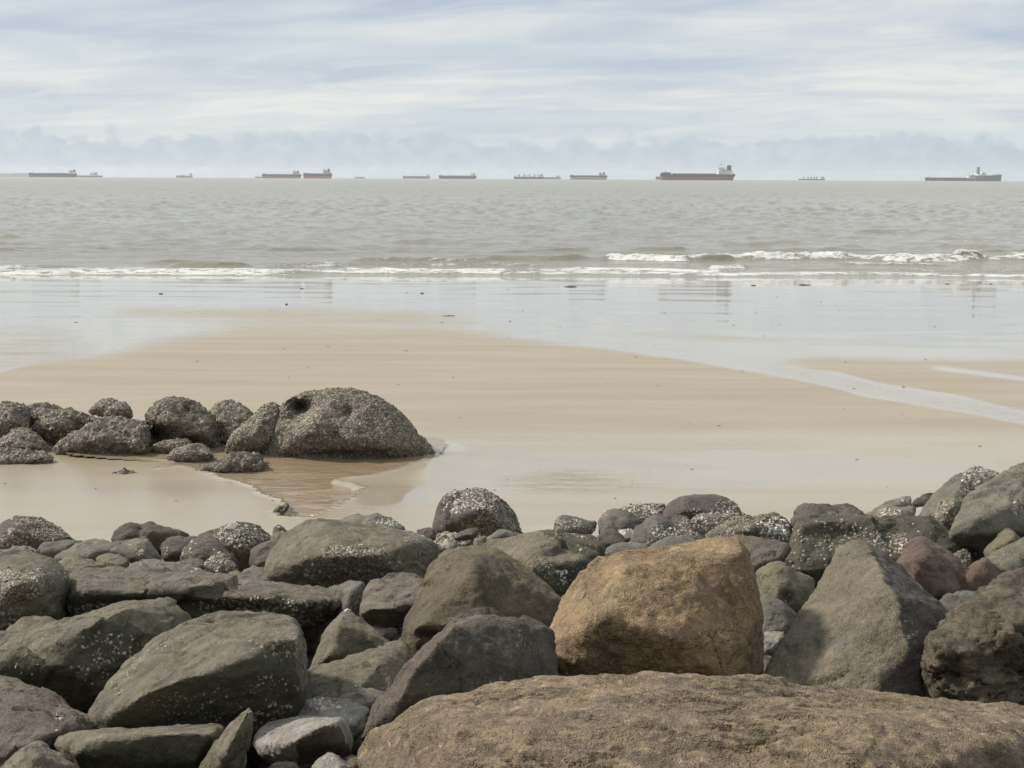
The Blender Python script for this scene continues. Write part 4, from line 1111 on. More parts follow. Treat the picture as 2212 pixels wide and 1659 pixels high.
rock('A1', 10.6, 'sage', 'smooth sage slab sloping left below the twin humped rock',
     [(410, 450), (480, 380), (600, 320), (740, 284), (850, 298), (1000, 303), (960, 400), (760, 490), (500, 500)], [(700, 400, 0.06)], depth=0.45, bulge=0.04, sm=5, barn=[(720, 410, 60, 25, 1500, 0.009, 0.6)])
rock('A1', 10.3, 'sage', 'pointed grey stone below the twin humped rock',
     [(840, 380), (950, 322), (1060, 285), (1155, 260), (1190, 310), (1245, 410), (1200, 470), (1000, 460)], [(1150, 300, 0.16), (1050, 400, 0.04)], depth=0.4, bulge=0.0, sm=3, barn=[(1140, 400, 110, 35, 2600, 0.010, 0.82), (1080, 350, 100, 40, 600, 0.009, 0.7)])
rock('A1', 9.7, 'tan', 'pale block with a shaded right face beside the long slab',
     [(420, 480), (500, 432), (600, 428), (750, 450), (885, 482), (880, 530), (700, 600), (560, 600), (470, 540)], [(600, 450, 0.16), (590, 540, 0.02)], depth=0.3, bulge=0.0, sm=4, barn=[(720, 500, 100, 25, 1200, 0.009, 0.7)])
rock('A1', 9.95, 'yellow', 'light green squarish stone right of the pale block',
     [(740, 440), (850, 388), (940, 408), (1025, 462), (990, 530), (890, 560), (790, 500)], [(945, 480, 0.04)], depth=0.25, bulge=0.02, sm=3)
rock('A1', 9.1, 'sage', 'long flat grey slab lying behind the long layered one',
     [(970, 520), (1050, 465), (1200, 453), (1350, 464), (1480, 500), (1600, 508), (1750, 575), (1650, 660), (1300, 660), (1050, 600)], depth=0.4, bulge=0.02, sm=4, barn=[(1530, 540, 60, 40, 1500, 0.008, 0.85)])
rock('A1', 9.8, 'maroon', 'low pinkish stone left of the cream barnacled knob',
     [(1410, 470), (1500, 430), (1600, 448), (1650, 505), (1560, 560), (1450, 530)], depth=0.2, bulge=0.03, sm=4)
rock('A1', 8.8, 'tan', 'small tan bump behind the right half of the long slab',
     [(1770, 600), (1820, 540), (1870, 523), (1930, 558), (2010, 610), (1950, 680), (1800, 680)], depth=0.2, bulge=0.04, sm=5)
rock('A1', 9.2, 'sage', 'pale flat stone at the lower left foot of the wide olive dome',
     [(1890, 550), (1990, 498), (2090, 497), (2150, 560), (2100, 650), (1950, 640)], depth=0.25, bulge=0.03, sm=5)
rock('A1', 10.2, 'sage', 'pale speckled stone behind the round boulder at the left edge',
     [(10, 390), (100, 340), (200, 333), (270, 360), (310, 405), (200, 480), (50, 470)], depth=0.25, bulge=0.04, sm=5, barn=[(220, 370, 60, 30, 2200, 0.009, 0.8)])
rock('A1', 10.45, 'maroon', 'small rounded brown stone among white shells below the pointed grey one',
     [(1010, 450), (1050, 415), (1100, 412), (1150, 430), (1170, 470), (1100, 510), (1030, 490)], depth=0.12, bulge=0.03, sm=5)
rock('A1', 13.9, 'dark', 'thin dark stone lying on the wet sand beyond the rock line',
     [(1578, 178), (1640, 160), (1720, 145), (1758, 153), (1756, 182), (1650, 188)], depth=0.12, bulge=0.02, thick=0.15, sm=3, barn=[(1740, 160, 30, 20, 2500, 0.010, 0.85)])
rock('A2', 12.3, 'crust', 'small round stone on the sand just left of the wide olive dome',
     [(145, 235), (158, 182), (190, 164), (222, 180), (265, 225), (240, 290), (150, 290)], depth=0.12, bulge=0.05, sm=5, barn=[('all', 800, 0.010, 0.7)])
rock('A2', 11.4, 'sage', 'green grey stone under the small round one left of the wide olive dome',
     [(120, 255), (180, 228), (250, 228), (270, 280), (220, 350), (130, 330)], depth=0.12, bulge=0.03, sm=5)
rock('A2', 11.0, 'maroon', 'little purplish brown stone at the left foot of the upright barnacled boulder',
     [(1285, 220), (1330, 195), (1400, 184), (1445, 220), (1440, 290), (1360, 320), (1300, 280)], depth=0.15, bulge=0.04, sm=4)
rock('A2', 10.6, 'crust', 'bed of cream barnacled pebbly rock before the upright barnacled boulder',
     [(1430, 260), (1500, 235), (1600, 240), (1720, 250), (1800, 240), (1800, 330), (1650, 380), (1480, 360)], depth=0.3, bulge=0.03, sm=4, lumps=0.01, barn=[('all', 3400, 0.012, 0.7)])
rock('A2', 10.4, 'purple', 'smooth purple cobble before the upright barnacled boulder',
     [(1575, 285), (1640, 222), (1720, 194), (1795, 214), (1760, 265), (1650, 295)], fac=2, chip=0, depth=0.15, bulge=0.05, sm=7, rough=0.5)
rock('A2', 9.9, 'pale', 'small smooth pale cobble above the brown dome',
     [(1470, 340), (1500, 312), (1535, 303), (1595, 332), (1570, 380), (1490, 380)], fac=2, chip=0, depth=0.1, bulge=0.04, sm=8, rough=0.4)
rock('A2', 10.1, 'tan', 'small tan wedge right of the smooth purple cobble',
     [(1725, 330), (1760, 285), (1795, 258), (1845, 262), (1830, 350), (1750, 370)], depth=0.12, bulge=0.03, sm=4)
rock('A2', 10.5, 'grey', 'grey angular stone right below the upright barnacled boulder',
     [(1820, 310), (1860, 260), (1910, 220), (1960, 208), (2060, 220), (2150, 248), (2100, 330), (1900, 360)], [(1915, 250, 0.06)], depth=0.25, bulge=0.02, sm=3)

# ---- barnacled rocks standing in the tide pool
BA = lambda d=2300, r=0.0145, p=0.55: [('all', d, r, p)]
G = 'barnacled rocks in the tide pool'
rock('B5', 17.4, 'crust', 'largest barnacle covered rock in the tide pool, humped and hollowed',
     [(480, 700), (550, 590), (560, 500), (580, 430), (640, 350), (690, 265), (700, 215), (760, 160), (860, 110), (1000, 80), (1150, 70), (1280, 76), (1400, 108), (1550, 138), (1640, 190), (1700, 250), (1770, 340), (1820, 420), (1900, 490), (1975, 570), (2015, 622), (1850, 650), (1790, 690), (1650, 730), (1500, 738), (1250, 735), (1000, 745), (800, 740), (600, 735)],
     [(900, 450, 0.15), (1300, 500, 0.1), (1700, 560, 0.2)], fac=0, chip=0.25, depth=0.75, bulge=0.38, sm=7, rough=0.9, lumps=0.012, shrink=0.1, vox=0.0021,
     dents=[(860, 240, 120, 85, 0.65), (1262, 262, 55, 60, 0.16), (800, 330, 110, 45, 0.2), (1000, 300, 120, 90, -0.12), (1150, 480, 60, 60, 0.12), (1180, 640, 300, 40, 0.10), (700, 480, 40, 90, 0.08), (1130, 200, 60, 60, -0.06)], barn=BA(2500), group=G)
rock('B5', 17.7, 'crust', 'barnacled rock leaning against the left side of the largest one',
     [(165, 620), (220, 520), (240, 470), (330, 390), (440, 300), (500, 230), (560, 204), (640, 200), (700, 215), (700, 350), (640, 560), (540, 680), (380, 680), (230, 660)], [(420, 450, 0.08)], depth=0.55, bulge=0.2, sm=6, rough=2.24, lumps=0.012, chip=0.8, barn=BA(), group=G)
rock('B4', 18.0, 'crust', 'barnacled rock with a dark overhang, middle of the pool group',
     [(1215, 350), (1260, 280), (1360, 180), (1480, 150), (1560, 143), (1680, 170), (1740, 210), (1790, 270), (1850, 300), (1895, 400), (1885, 510), (1820, 590), (1600, 590), (1330, 580), (1290, 420)], [(1500, 320, 0.1), (1750, 420, 0.08)], depth=0.55, bulge=0.25, sm=6, rough=2.88, lumps=0.012,
     dents=[(1400, 470, 150, 75, 0.45), (1620, 250, 40, 60, 0.12), (1650, 530, 160, 40, 0.2)], barn=BA(2300, 0.0145, 0.42), group=G)
rock('B4', 18.7, 'crust', 'double domed barnacled rock behind the overhanging one',
     [(1795, 290), (1850, 200), (1930, 155), (2010, 148), (2090, 190), (2140, 250), (2212, 290), (2230, 340), (2100, 420), (1850, 400)], (), depth=0.4, bulge=0.18, sm=6, rough=2.24, lumps=0.012,
     more=[(-0.25, [(1880, 420), (1905, 300), (1980, 268), (2100, 280), (2210, 305), (2190, 420), (2060, 560), (1900, 570)], (), 0.35)], barn=BA(), group=G)
rock('B4', 17.7, 'crust', 'broad low barnacled mound in front of the overhanging rock',
     [(470, 590), (550, 500), (700, 400), (850, 350), (950, 348), (1050, 328), (1150, 343), (1250, 360), (1292, 420), (1302, 620), (1100, 665), (900, 672), (700, 655), (560, 610)], [(900, 520, 0.1), (1200, 560, 0.06)], depth=0.6, bulge=0.16, sm=6, rough=2.56, lumps=0.012, chip=0.8, barn=BA(2400, 0.0145, 0.5), group=G)
rock('B4', 21.6, 'crust', 'small cleft barnacled rock alone on the sand behind the group',
     [(765, 262), (830, 200), (900, 160), (970, 150), (1025, 172), (1000, 250), (900, 285), (820, 275)], (), depth=0.3, bulge=0.12, sm=5, rough=1.92, lumps=0.012,
     more=[(-0.15, [(895, 300), (950, 230), (1030, 175), (1105, 185), (1135, 230), (1142, 280), (1000, 312)], (), 0.25)], barn=BA(2200, 0.015), group=G)
rock('B4', 18.5, 'crust', 'tall barnacled rock at the left edge of the pool group',
     [(-220, 480), (-120, 260), (0, 215), (50, 182), (120, 178), (200, 205), (245, 240), (262, 380), (240, 450), (100, 500), (-100, 520)], [(100, 330, 0.1)], depth=0.5, bulge=0.2, sm=6, rough=2.88, lumps=0.012, chip=0.8, barn=BA(), group=G)
rock('B4', 19.0, 'crust', 'long barnacled ridge tapering right from the left edge rock',
     [(200, 300), (240, 222), (300, 208), (480, 218), (600, 258), (700, 308), (770, 348), (905, 352), (760, 420), (600, 440), (350, 440)], [(400, 300, 0.1)], depth=0.45, bulge=0.15, sm=5, rough=3.20, lumps=0.012,
     more=[(-0.3, [(245, 420), (310, 350), (400, 298), (560, 308), (640, 372), (625, 440), (420, 475), (300, 470)], (), 0.3)], barn=BA(), group=G)
rock('B4', 18.05, 'crust', 'rounded barnacled rock in front of the left edge rock',
     [(-140, 600), (0, 490), (60, 450), (110, 417), (250, 414), (320, 440), (380, 500), (430, 560), (450, 600), (300, 640), (100, 650), (-80, 640)], (), depth=0.4, bulge=0.18, sm=6, rough=2.24, lumps=0.012, chip=0.8, barn=BA(), group=G)
rock('B4', 17.2, 'crust', 'flat barnacled ledge awash at the left edge of the pool',
     [(-120, 690), (0, 598), (100, 590), (160, 618), (270, 618), (400, 623), (475, 668), (300, 705), (0, 710)], (), depth=0.4, bulge=0.06, sm=4, rough=3.20, lumps=0.012, chip=0.8, barn=BA(), group=G)
rock('B4', 17.85, 'crust', 'small barnacled stone under the dark overhang',
     [(1300, 575), (1360, 548), (1430, 560), (1480, 510), (1550, 498), (1640, 513), (1695, 555), (1620, 605), (1430, 615)], (), depth=0.25, bulge=0.06, sm=4, lumps=0.012, chip=0.8, barn=BA(), group=G)
rock('B4', 17.3, 'crust', 'low arched barnacled rock half buried in sand before the overhang',
     [(1435, 660), (1500, 600), (1600, 565), (1690, 553), (1760, 556), (1825, 592), (1870, 650), (1700, 690), (1520, 690)], (), depth=0.3, bulge=0.06, sm=4, lumps=0.012, chip=0.8, barn=BA(), group=G)
rock('V', 16.7, 'crust', 'long low barnacled rock lying in the pool before the largest one',
     [(378, 1030), (400, 1018), (434, 1007), (460, 1003), (484, 996), (516, 988), (538, 988), (558, 996), (569, 1008), (561, 1020), (501, 1028), (439, 1033)], [(520, 1008, 0.05)], depth=0.35, bulge=0.08, sm=4, rough=3.84, lumps=0.014, barn=BA(2300, 0.0145, 0.38), group=G)
rock('B4', 16.55, 'crust', 'small dark barnacled stone alone in the shallow water at left',
     [(960, 830), (1010, 790), (1050, 770), (1100, 772), (1160, 795), (1205, 815), (1130, 850), (1000, 850)], (), depth=0.2, bulge=0.04, sm=3, rough=4.16, lumps=0.014, barn=BA(2300, 0.0135, 0.35), group=G)
rock('V', 17.1, 'crust', 'little barnacled rock between the long low one and the leaning one',
     [(466, 994), (490, 984), (515, 981), (532, 986), (520, 1000), (480, 1004)], (), depth=0.2, bulge=0.04, sm=4, lumps=0.012, chip=0.8, barn=BA(), group=G)
rock('B5', 17.3, 'crust', 'tiny barnacled stone at the left foot of the largest rock',
     [(385, 665), (430, 630), (490, 632), (510, 690), (420, 705)], (), depth=0.1, bulge=0.04, sm=4, lumps=0.012, chip=0.8, barn=BA(), group=G)
rock('B5', 14.15, 'crust', 'crumbly brown clump on the near bank of the tide pool',
     [(605, 1170), (615, 1125), (650, 1105), (695, 1088), (735, 1062), (745, 1075), (715, 1120), (665, 1172)], (), depth=0.2, bulge=0.03, thick=0.12, sm=3, rough=4.16, lumps=0.012, chip=0.8, group=None)
bpy.data.objects.remove(_tmp)

# small stones and shell grit in the gaps of the bank
M_RUB = MAT['sage']
ico = bmesh.new()
bmesh.ops.create_icosphere(ico, subdivisions=1, radius=1.0)
iv = np.array([v_.co[:] for v_ in ico.verts])
ifc = np.array([[q.index for q in f.verts] for f in ico.faces])
ico.free()
nst = 2600
ys_ = 3.6 + (12.9 - 3.6) * rng.random(nst) ** 0.8
xs_ = (rng.random(nst) - 0.5) * 2 * (0.45 * ys_ + 0.3)
rs_ = 0.018 + 0.075 * rng.random(nst) ** 2.2
zs_ = 0.18 * (13.0 - ys_) - 0.27 - 0.35 * ss(ys_, 11.5, 13.4)
VV = []
for k in range(nst):
    sc = rs_[k] * np.array([0.8 + 0.6 * rng.random(), 0.8 + 0.6 * rng.random(), 0.5 + 0.5 * rng.random()])
    q = iv * (1 + 0.26 * rng.normal(size=(len(iv), 1))) * sc
    a = rng.random() * 6.28
    ca, sa = math.cos(a), math.sin(a)
    q = q @ np.array([[ca, -sa, 0], [sa, ca, 0], [0, 0, 1]])
    VV.append(q + np.array([xs_[k], ys_[k], zs_[k] + 0.3 * rs_[k]]))
VV = np.concatenate(VV)
FF = (ifc[None] + (np.arange(nst) * len(iv))[:, None, None]).reshape(-1, 3)
rub = mesh_obj('rubble', VV, FF, MAT['grey'], smooth=False)
tag(rub, 'small stones filling the gaps between the boulders', 'rubble', kind='stuff')

# ------------------------------------------------------------------ ships at anchor
def paint(name, c, rough=0.55, var=0.25):
    m, t, b = new_mat(name)
    tc = t.add('ShaderNodeTexCoord').outputs['Object']
    n = t.noise(t.mapping(tc, (0.05, 0.2, 0.012)), 1.0, 5, 0.65)
    t.put(b.inputs['Base Color'], t.mix(t.smooth(n, 0.35, 0.75, 0, var), c, tuple(0.55 * x + 0.02 for x in c)))
    b.inputs['Roughness'].default_value = rough
    return m


PT = {'black': paint('black_hull_paint', (0.022, 0.022, 0.028)), 'red': paint('red_bottom_paint', (0.24, 0.045, 0.032)), 'darkred': paint('dark_red_paint', (0.16, 0.035, 0.035)),
      'brown': paint('rust_brown_paint', (0.16, 0.085, 0.06)), 'white': paint('white_house_paint', (0.78, 0.77, 0.73)), 'cream': paint('cream_paint', (0.55, 0.52, 0.44)),
      'grey': paint('grey_hull_paint', (0.10, 0.10, 0.115)), 'pgrey': paint('pale_grey_stripe', (0.38, 0.36, 0.35)), 'teal': paint('teal_funnel_paint', (0.05, 0.22, 0.28)),
      'deck': paint('deck_paint', (0.10, 0.07, 0.055)), 'dark': paint('dark_steel', (0.045, 0.045, 0.055)), 'green': paint('grey_green_paint', (0.32, 0.36, 0.32)), 'orange': paint('hull_orange_paint', (0.36, 0.10, 0.06))}
M_WIN, t_, b_ = new_mat('ship_window')
b_.inputs['Base Color'].default_value = (0.02, 0.025, 0.03, 1)
b_.inputs['Roughness'].default_value = 0.1


def box_mesh(name, x0, x1, y0, y1, z0, z1, mat, parent, taper=0.0, bev=0.0):
    bm = bmesh.new()
    vs_ = []
    for (x, y, z) in [(x0, y0, z0), (x1, y0, z0), (x1, y1, z0), (x0, y1, z0)]:
        vs_.append(bm.verts.new((x, y, z)))
    cx, cy = (x0 + x1) / 2, (y0 + y1) / 2
    for (x, y) in [(x0, y0), (x1, y0), (x1, y1), (x0, y1)]:
        vs_.append(bm.verts.new((cx + (x - cx) * (1 - taper), cy + (y - cy) * (1 - taper), z1)))
    for f in ((0, 3, 2, 1), (4, 5, 6, 7), (0, 1, 5, 4), (1, 2, 6, 5), (2, 3, 7, 6), (3, 0, 4, 7)):
        bm.faces.new([vs_[i] for i in f])
    if bev:
        bmesh.ops.bevel(bm, geom=bm.edges[:], offset=bev, segments=1, affect='EDGES')
    me = bpy.data.meshes.new(name)
    bm.to_mesh(me)
    bm.free()
    me.materials.append(mat)
    o = bpy.data.objects.new(name, me)
    COL.objects.link(o)
    o.parent = parent
    return o


def ship(sx0, sx1, swl, sdeck, dist, label, hull='black', bottom='red', boot=0.45, bow='left', fc=0.10, fch=0.22, house=(0.80, 0.95), htop=2.0, hatches=7, cranes=(),
         stripe=None, funnel='dark', hmat='white', yaw=0.0, name='cargo_ship', mast=True, crane_h=1.2, hside=1.0, rudder=False, fun_h=1.0, detail=True):
    """sx, swl, sdeck in 4032-wide picture units: ends, waterline and deck line"""
    k = dist / (FOC * 4032 / W)
    L = (sx1 - sx0) * k
    hD = (swl - sdeck) * k
    mid = at((sx0 + sx1) / 2 / 1.8228, 380, dist)
    e = bpy.data.objects.new(name, None)
    COL.objects.link(e)
    wl = SEA_Z - dist ** 2 / (2 * EARTH)
    e.location = (mid[0], dist, wl)
    e.rotation_euler = (0, 0, math.radians(yaw) + (math.pi if bow == 'left' else 0))   # local +x = bow
    tag(e, label, 'ship', 'cargo ships anchored along the horizon')
    L /= math.cos(math.radians(yaw))
    Bm = max(0.15 * L, 9.0)
    ns = 40
    ss_ = np.linspace(0, 1, ns)
    half = Bm / 2 * np.where(ss_ > 0.8, np.sqrt(np.maximum(0, 1 - ((ss_ - 0.8) / 0.2) ** 2)) * 0.98 + 0.02, np.where(ss_ < 0.14, 0.55 + 0.45 * np.sin(ss_ / 0.14 * math.pi / 2), 1.0))
    sheer = 1 + 0.0 * ss_

    def loft(zlist, nm, mat, cap):
        V, F = [], []
        nz = len(zlist)
        for (zz, xs0, xs1, bsc) in zlist:
            for i in range(ns):
                x = -L / 2 + xs0 + (L - xs0 - xs1) * ss_[i]
                w = half[i] * (bsc if ss_[i] > 0.75 or ss_[i] < 0.1 else 1.0)
                V.append((x, -w, zz * sheer[i]))
        o2 = len(V)
        for (zz, xs0, xs1, bsc) in zlist:
            for i in range(ns):
                x = -L / 2 + xs0 + (L - xs0 - xs1) * ss_[i]
                w = half[i] * (bsc if ss_[i] > 0.75 or ss_[i] < 0.1 else 1.0)
                V.append((x, w, zz * sheer[i]))
        for r in range(nz - 1):
            for i in range(ns - 1):
                a = r * ns + i
                F.append((a, a + 1, a + ns + 1, a + ns))
                F.append((o2 + a, o2 + a + ns, o2 + a + ns + 1, o2 + a + 1))
            a = r * ns
            F.append((a, a + ns, o2 + a + ns, o2 + a))
            a = r * ns + ns - 1
            F.append((a, o2 + a, o2 + a + ns, a + ns))
        if cap:
            a = (nz - 1) * ns
            for i in range(ns - 1):
                F.append((a + i, a + i + 1, o2 + a + i + 1, o2 + a + i))
        return mesh_obj(nm, V, F, mat, parent=e, smooth=False)
    ov = 0.035 * L
    rk = 0.012 * L
    zb = boot * hD
    if stripe:
        loft([(-4, ov * 0.9, rk, 0.9), (zb * 0.35, ov * 0.6, rk * 0.8, 0.94)], 'hull_bottom', PT[bottom], False)
        loft([(zb * 0.35, ov * 0.6, rk * 0.8, 0.94), (zb, ov * 0.3, rk * 0.5, 0.97)], 'hull_stripe', PT[stripe], False)
    else:
        loft([(-4, ov * 1.1, rk, 0.9), (zb, ov * 0.45, rk * 0.5, 0.96)], 'hull_bottom', PT[bottom], False)
    loft([(zb, ov * 0.45, rk * 0.5, 0.96), (hD * 0.8, 0.0, rk * 0.1, 1.0), (hD, 0, 0, 1.02)], 'hull', PT[hull], True)
    # forecastle
    x1 = L / 2 - 0.004 * L
    box = lambda nm, a, b, y, z0, z1, m_, tp=0.0, yo=0.0: box_mesh(nm, a, b, yo - y / 2, yo + y / 2, z0, z1, PT[m_], e, tp)
    if fc:
        box('forecastle', x1 - fc * L, x1 - 0.01 * L, Bm * 0.5, hD - 0.3, hD * (1 + fch), hull, 0.06)
    if mast:
        xm_ = x1 - 0.07 * L
        box('foremast', xm_ - 0.003 * L, xm_ + 0.003 * L, 0.006 * L, hD - 0.2, hD * (1 + fch) + 0.032 * L, 'dark', 0.3)
    h0, h1 = house
    xa, xb = L / 2 - h1 * L, L / 2 - h0 * L     # aft end .. fore end
    ht = htop * hD
    hw = xb - xa
    lowz = hD + (ht - hD) * 0.42
    hb = box('deckhouse', xa, xb, Bm * 0.9, hD - 0.2, lowz, hmat, 0.02)
    xc = xa + hw * 0.55
    box('bridge_tower', xc, xb - hw * 0.06, Bm * 0.62, lowz - 0.1, hD + (ht - hD) * 0.80, hmat, 0.03)
    wings = box('bridge', xc - hw * 0.02, xb + hw * 0.02, Bm * 1.06, hD + (ht - hD) * 0.66, hD + (ht - hD) * 0.82, hmat, 0.02)
    if detail:
        zw = hD + (ht - hD) * 0.735
        wn = box_mesh('window_band', xc + 0.0 * hw, xb + hw * 0.035, -Bm * 0.5, Bm * 0.5, zw, zw + (ht - hD) * 0.05, M_WIN, wings)
        for j in range(3):
            zz = hD + (lowz - hD) * (0.2 + 0.27 * j)
            box_mesh('window_band', xa + hw * 0.1, xb - hw * 0.1, -Bm * 0.452, Bm * 0.452, zz, zz + (lowz - hD) * 0.05, M_WIN, hb)
    box('radar_mast', xc + hw * 0.18, xc + hw * 0.24, hw * 0.07, hD + (ht - hD) * 0.79, ht + 0.03 * L, hmat, 0.5)
    box('funnel', xa + hw * 0.08, xa + hw * 0.36, Bm * 0.26, lowz - 0.2, hD + (ht - hD) * (0.95 * fun_h), funnel, 0.12)
    if detail:
        for fx_, hh2 in ((0.42, 0.62), (0.30, 0.5)):
            xq = xa + hw * fx_
            box('vent_post', xq - 0.0022 * L, xq + 0.0022 * L, 0.005 * L, lowz - 0.1, hD + (ht - hD) * (0.55 + 0.5 * hh2), 'dark', 0.2)
        box('mast_yard', xc + hw * 0.10, xc + hw * 0.32, Bm * 0.3, ht + 0.012 * L, ht + 0.015 * L, 'dark')
        box('house_crane', xb + 0.01 * L, xb + 0.016 * L, 0.01 * L, hD - 0.1, hD + (ht - hD) * 0.5, 'cream', 0.1)
        for q_ in (-1, 1):
            box('lifeboat', xa + hw * 0.45, xa + hw * 0.7, Bm * 0.09, lowz * 0.98, lowz + (ht - hD) * 0.09, 'orange', 0.25, q_ * Bm * 0.41)
    box('stern_gear', -L / 2 + 0.01 * L, xa - 0.006 * L, Bm * 0.4, hD - 0.2, hD * 1.12, 'dark', 0.1)
    # hatch covers on the cargo deck
    c0, c1 = xb + 0.02 * L, x1 - (fc + 0.02) * L
    if hatches:
        st = (c1 - c0) / hatches
        for j in range(hatches):
            box('hatch_cover', c0 + st * (j + 0.1), c0 + st * (j + 0.9), Bm * 0.6, hD - 0.2, hD + 0.0085 * L + 0.02 * hD, 'deck', 0.04)
    for j, cxr in enumerate(cranes):
        xq = L / 2 - cxr * L
        hh_ = hD * crane_h
        w_ = 0.013 * L
        cr_ = box('crane_post', xq - w_, xq + w_, 2.4 * w_, hD - 0.2, hD + hh_ * 0.8, 'grey' if hull != 'grey' else 'dark', 0.15)
        box_mesh('crane_cab', xq - 1.5 * w_, xq + 1.5 * w_, -2 * w_, 2 * w_, hD + hh_ * 0.62, hD + hh_ * 0.95, PT['dark'], cr_, 0.15)
        sgn = -1 if j % 2 else 1
        v8 = [(xq + sgn * w_, -w_ * .5, hD + hh_ * 0.55), (xq + sgn * w_, w_ * .5, hD + hh_ * 0.55), (xq + sgn * w_, w_ * .5, hD + hh_ * 0.66), (xq + sgn * w_, -w_ * .5, hD + hh_ * 0.66)]
        v8 += [(x_ + sgn * 0.085 * L, y_ * 0.6, z_ - 0.10 * hh_) for (x_, y_, z_) in v8]
        mesh_obj('crane_jib', v8, [(0, 1, 2, 3), (7, 6, 5, 4), (0, 4, 5, 1), (1, 5, 6, 2), (2, 6, 7, 3), (3, 7, 4, 0)], PT['grey'], parent=cr_, smooth=False)
    if rudder:
        box('rudder', -L / 2 + 0.02 * L, -L / 2 + 0.042 * L, 1.2, -4, hD * 0.28, 'dark')
    return e


ship(114, 300, 712.2, 698, 6600, 'long dark bulk carrier at far left before the headland', bottom='darkred', boot=0.4, hatches=8, house=(0.86, 0.99), htop=2.15, fc=0.06)
ship(232, 403, 711.5, 706, 8300, 'low loaded carrier with block hatches behind the far left one', hull='grey', boot=0.25, hatches=7, house=(0.72, 0.89), htop=3.6, fc=0.04, mast=False)
ship(694, 758, 711.8, 705, 8800, 'small faded red freighter alone at left', hull='darkred', bottom='red', hatches=4, house=(0.80, 0.98), htop=2.7, fc=0.12, cranes=(0.25, 0.45), crane_h=0.9)
ship(1004, 1040, 711, 707, 8900, 'tiny faded work boat peeping out left of the red bottomed carrier', hull='grey', bottom='grey', hatches=0, house=(0.1, 0.4), htop=1.9, fc=0.1, cranes=(0.55, 0.85), crane_h=1.6)
ship(1032, 1186, 711.2, 697, 6300, 'red bottomed black bulk carrier at left centre, smaller house', bottom='orange', boot=0.52, hatches=7, house=(0.79, 0.95), htop=2.1, fc=0.10, hmat='cream')
ship(1198, 1303, 710.6, 692.5, 5900, 'short red bottomed ship with tall dark funnel at left centre', bottom='orange', boot=0.5, hatches=5, house=(0.68, 0.95), htop=2.05, fc=0.2, fch=0.13, hmat='cream', yaw=25, fun_h=1.1)
ship(1397, 1436, 709.6, 704.8, 9200, 'tiny faded hull with its bow to the right, left of centre', hull='grey', bottom='grey', bow='right', hatches=3, house=(0.8, 0.95), htop=1.6, fc=0.12, mast=False, detail=False)
ship(1586, 1694, 708.8, 700, 8600, 'faded purple grey carrier left of the dark centre one', hull='grey', bottom='darkred', boot=0.3, hatches=7, house=(0.87, 0.97), htop=2.1, fc=0.10)
ship(1728, 1876, 707.4, 696, 6900, 'plain dark bulk carrier with white house near the centre', bottom='darkred', boot=0.25, hatches=8, house=(0.84, 0.97), htop=2.0, fc=0.09)
ship(2023, 2141, 706.5, 698, 7300, 'dark freighter with four deck cranes near the centre', bottom='grey', boot=0.3, hatches=5, house=(0.80, 0.98), htop=2.3, fc=0.08, cranes=(0.19, 0.35, 0.53, 0.69), crane_h=1.25)
ship(2095, 2209, 706.2, 699.6, 8700, 'faded carrier half hidden behind the freighter with cranes', hull='grey', bottom='grey', hatches=6, house=(0.80, 0.95), htop=2.2, fc=0.08)
ship(2244, 2391, 705.8, 691.5, 6200, 'black bulk carrier with a pale band along its hull, right of centre', bottom='brown', stripe='pgrey', boot=0.62, hatches=7, house=(0.77, 0.95), htop=1.95, fc=0.10, hmat='cream', fun_h=1.12)
ship(2600, 2892, 704.6, 681.5, 5000, 'largest and nearest bulk carrier, deep red bottom and white house', bottom='red', boot=0.55, hatches=9, house=(0.765, 0.965), htop=2.45, fc=0.14, fch=0.28, rudder=True, fun_h=1.1)
ship(2582, 2640, 704, 694, 7600, 'faded bow peeping out left of the largest carrier', hull='grey', bottom='grey', hatches=3, house=(0.7, 0.9), htop=1.3, fc=0.2, mast=False)
ship(3144, 3249, 702.4, 698, 7900, 'low faded freighter with a row of thin cranes at right', hull='grey', bottom='brown', hatches=5, house=(0.80, 0.97), htop=3.4, fc=0.06, cranes=(0.21, 0.36, 0.49, 0.6, 0.69), crane_h=2.2)
ship(3643, 3845, 698.6, 687.5, 6500, 'long dark carrier at far right partly hidden by the ship with a teal funnel', bottom='darkred', boot=0.45, hatches=9, house=(0.82, 0.95), htop=2.2, fc=0.06)
ship(3830, 3953, 697.0, 676, 5600, 'dark ship with a tall teal funnel at far right, bow to the right', hull='grey', bottom='grey', bow='right', boot=0.4, hatches=4, house=(0.64, 0.97), htop=1.75, fc=0.30, fch=0.22, funnel='teal', fun_h=2.2, yaw=28)

# ------------------------------------------------------------------ driftwood on the wet sand
M_WOOD, t_, b_ = new_mat('driftwood')
nw = t_.noise(t_.mapping(t_.add('ShaderNodeTexCoord').outputs['Object'], (3, 40, 40)), 1.0, 5, 0.6)
t_.put(b_.inputs['Base Color'], t_.mix(nw, (0.05, 0.042, 0.033), (0.13, 0.105, 0.08)))
b_.inputs['Roughness'].default_value = 0.8


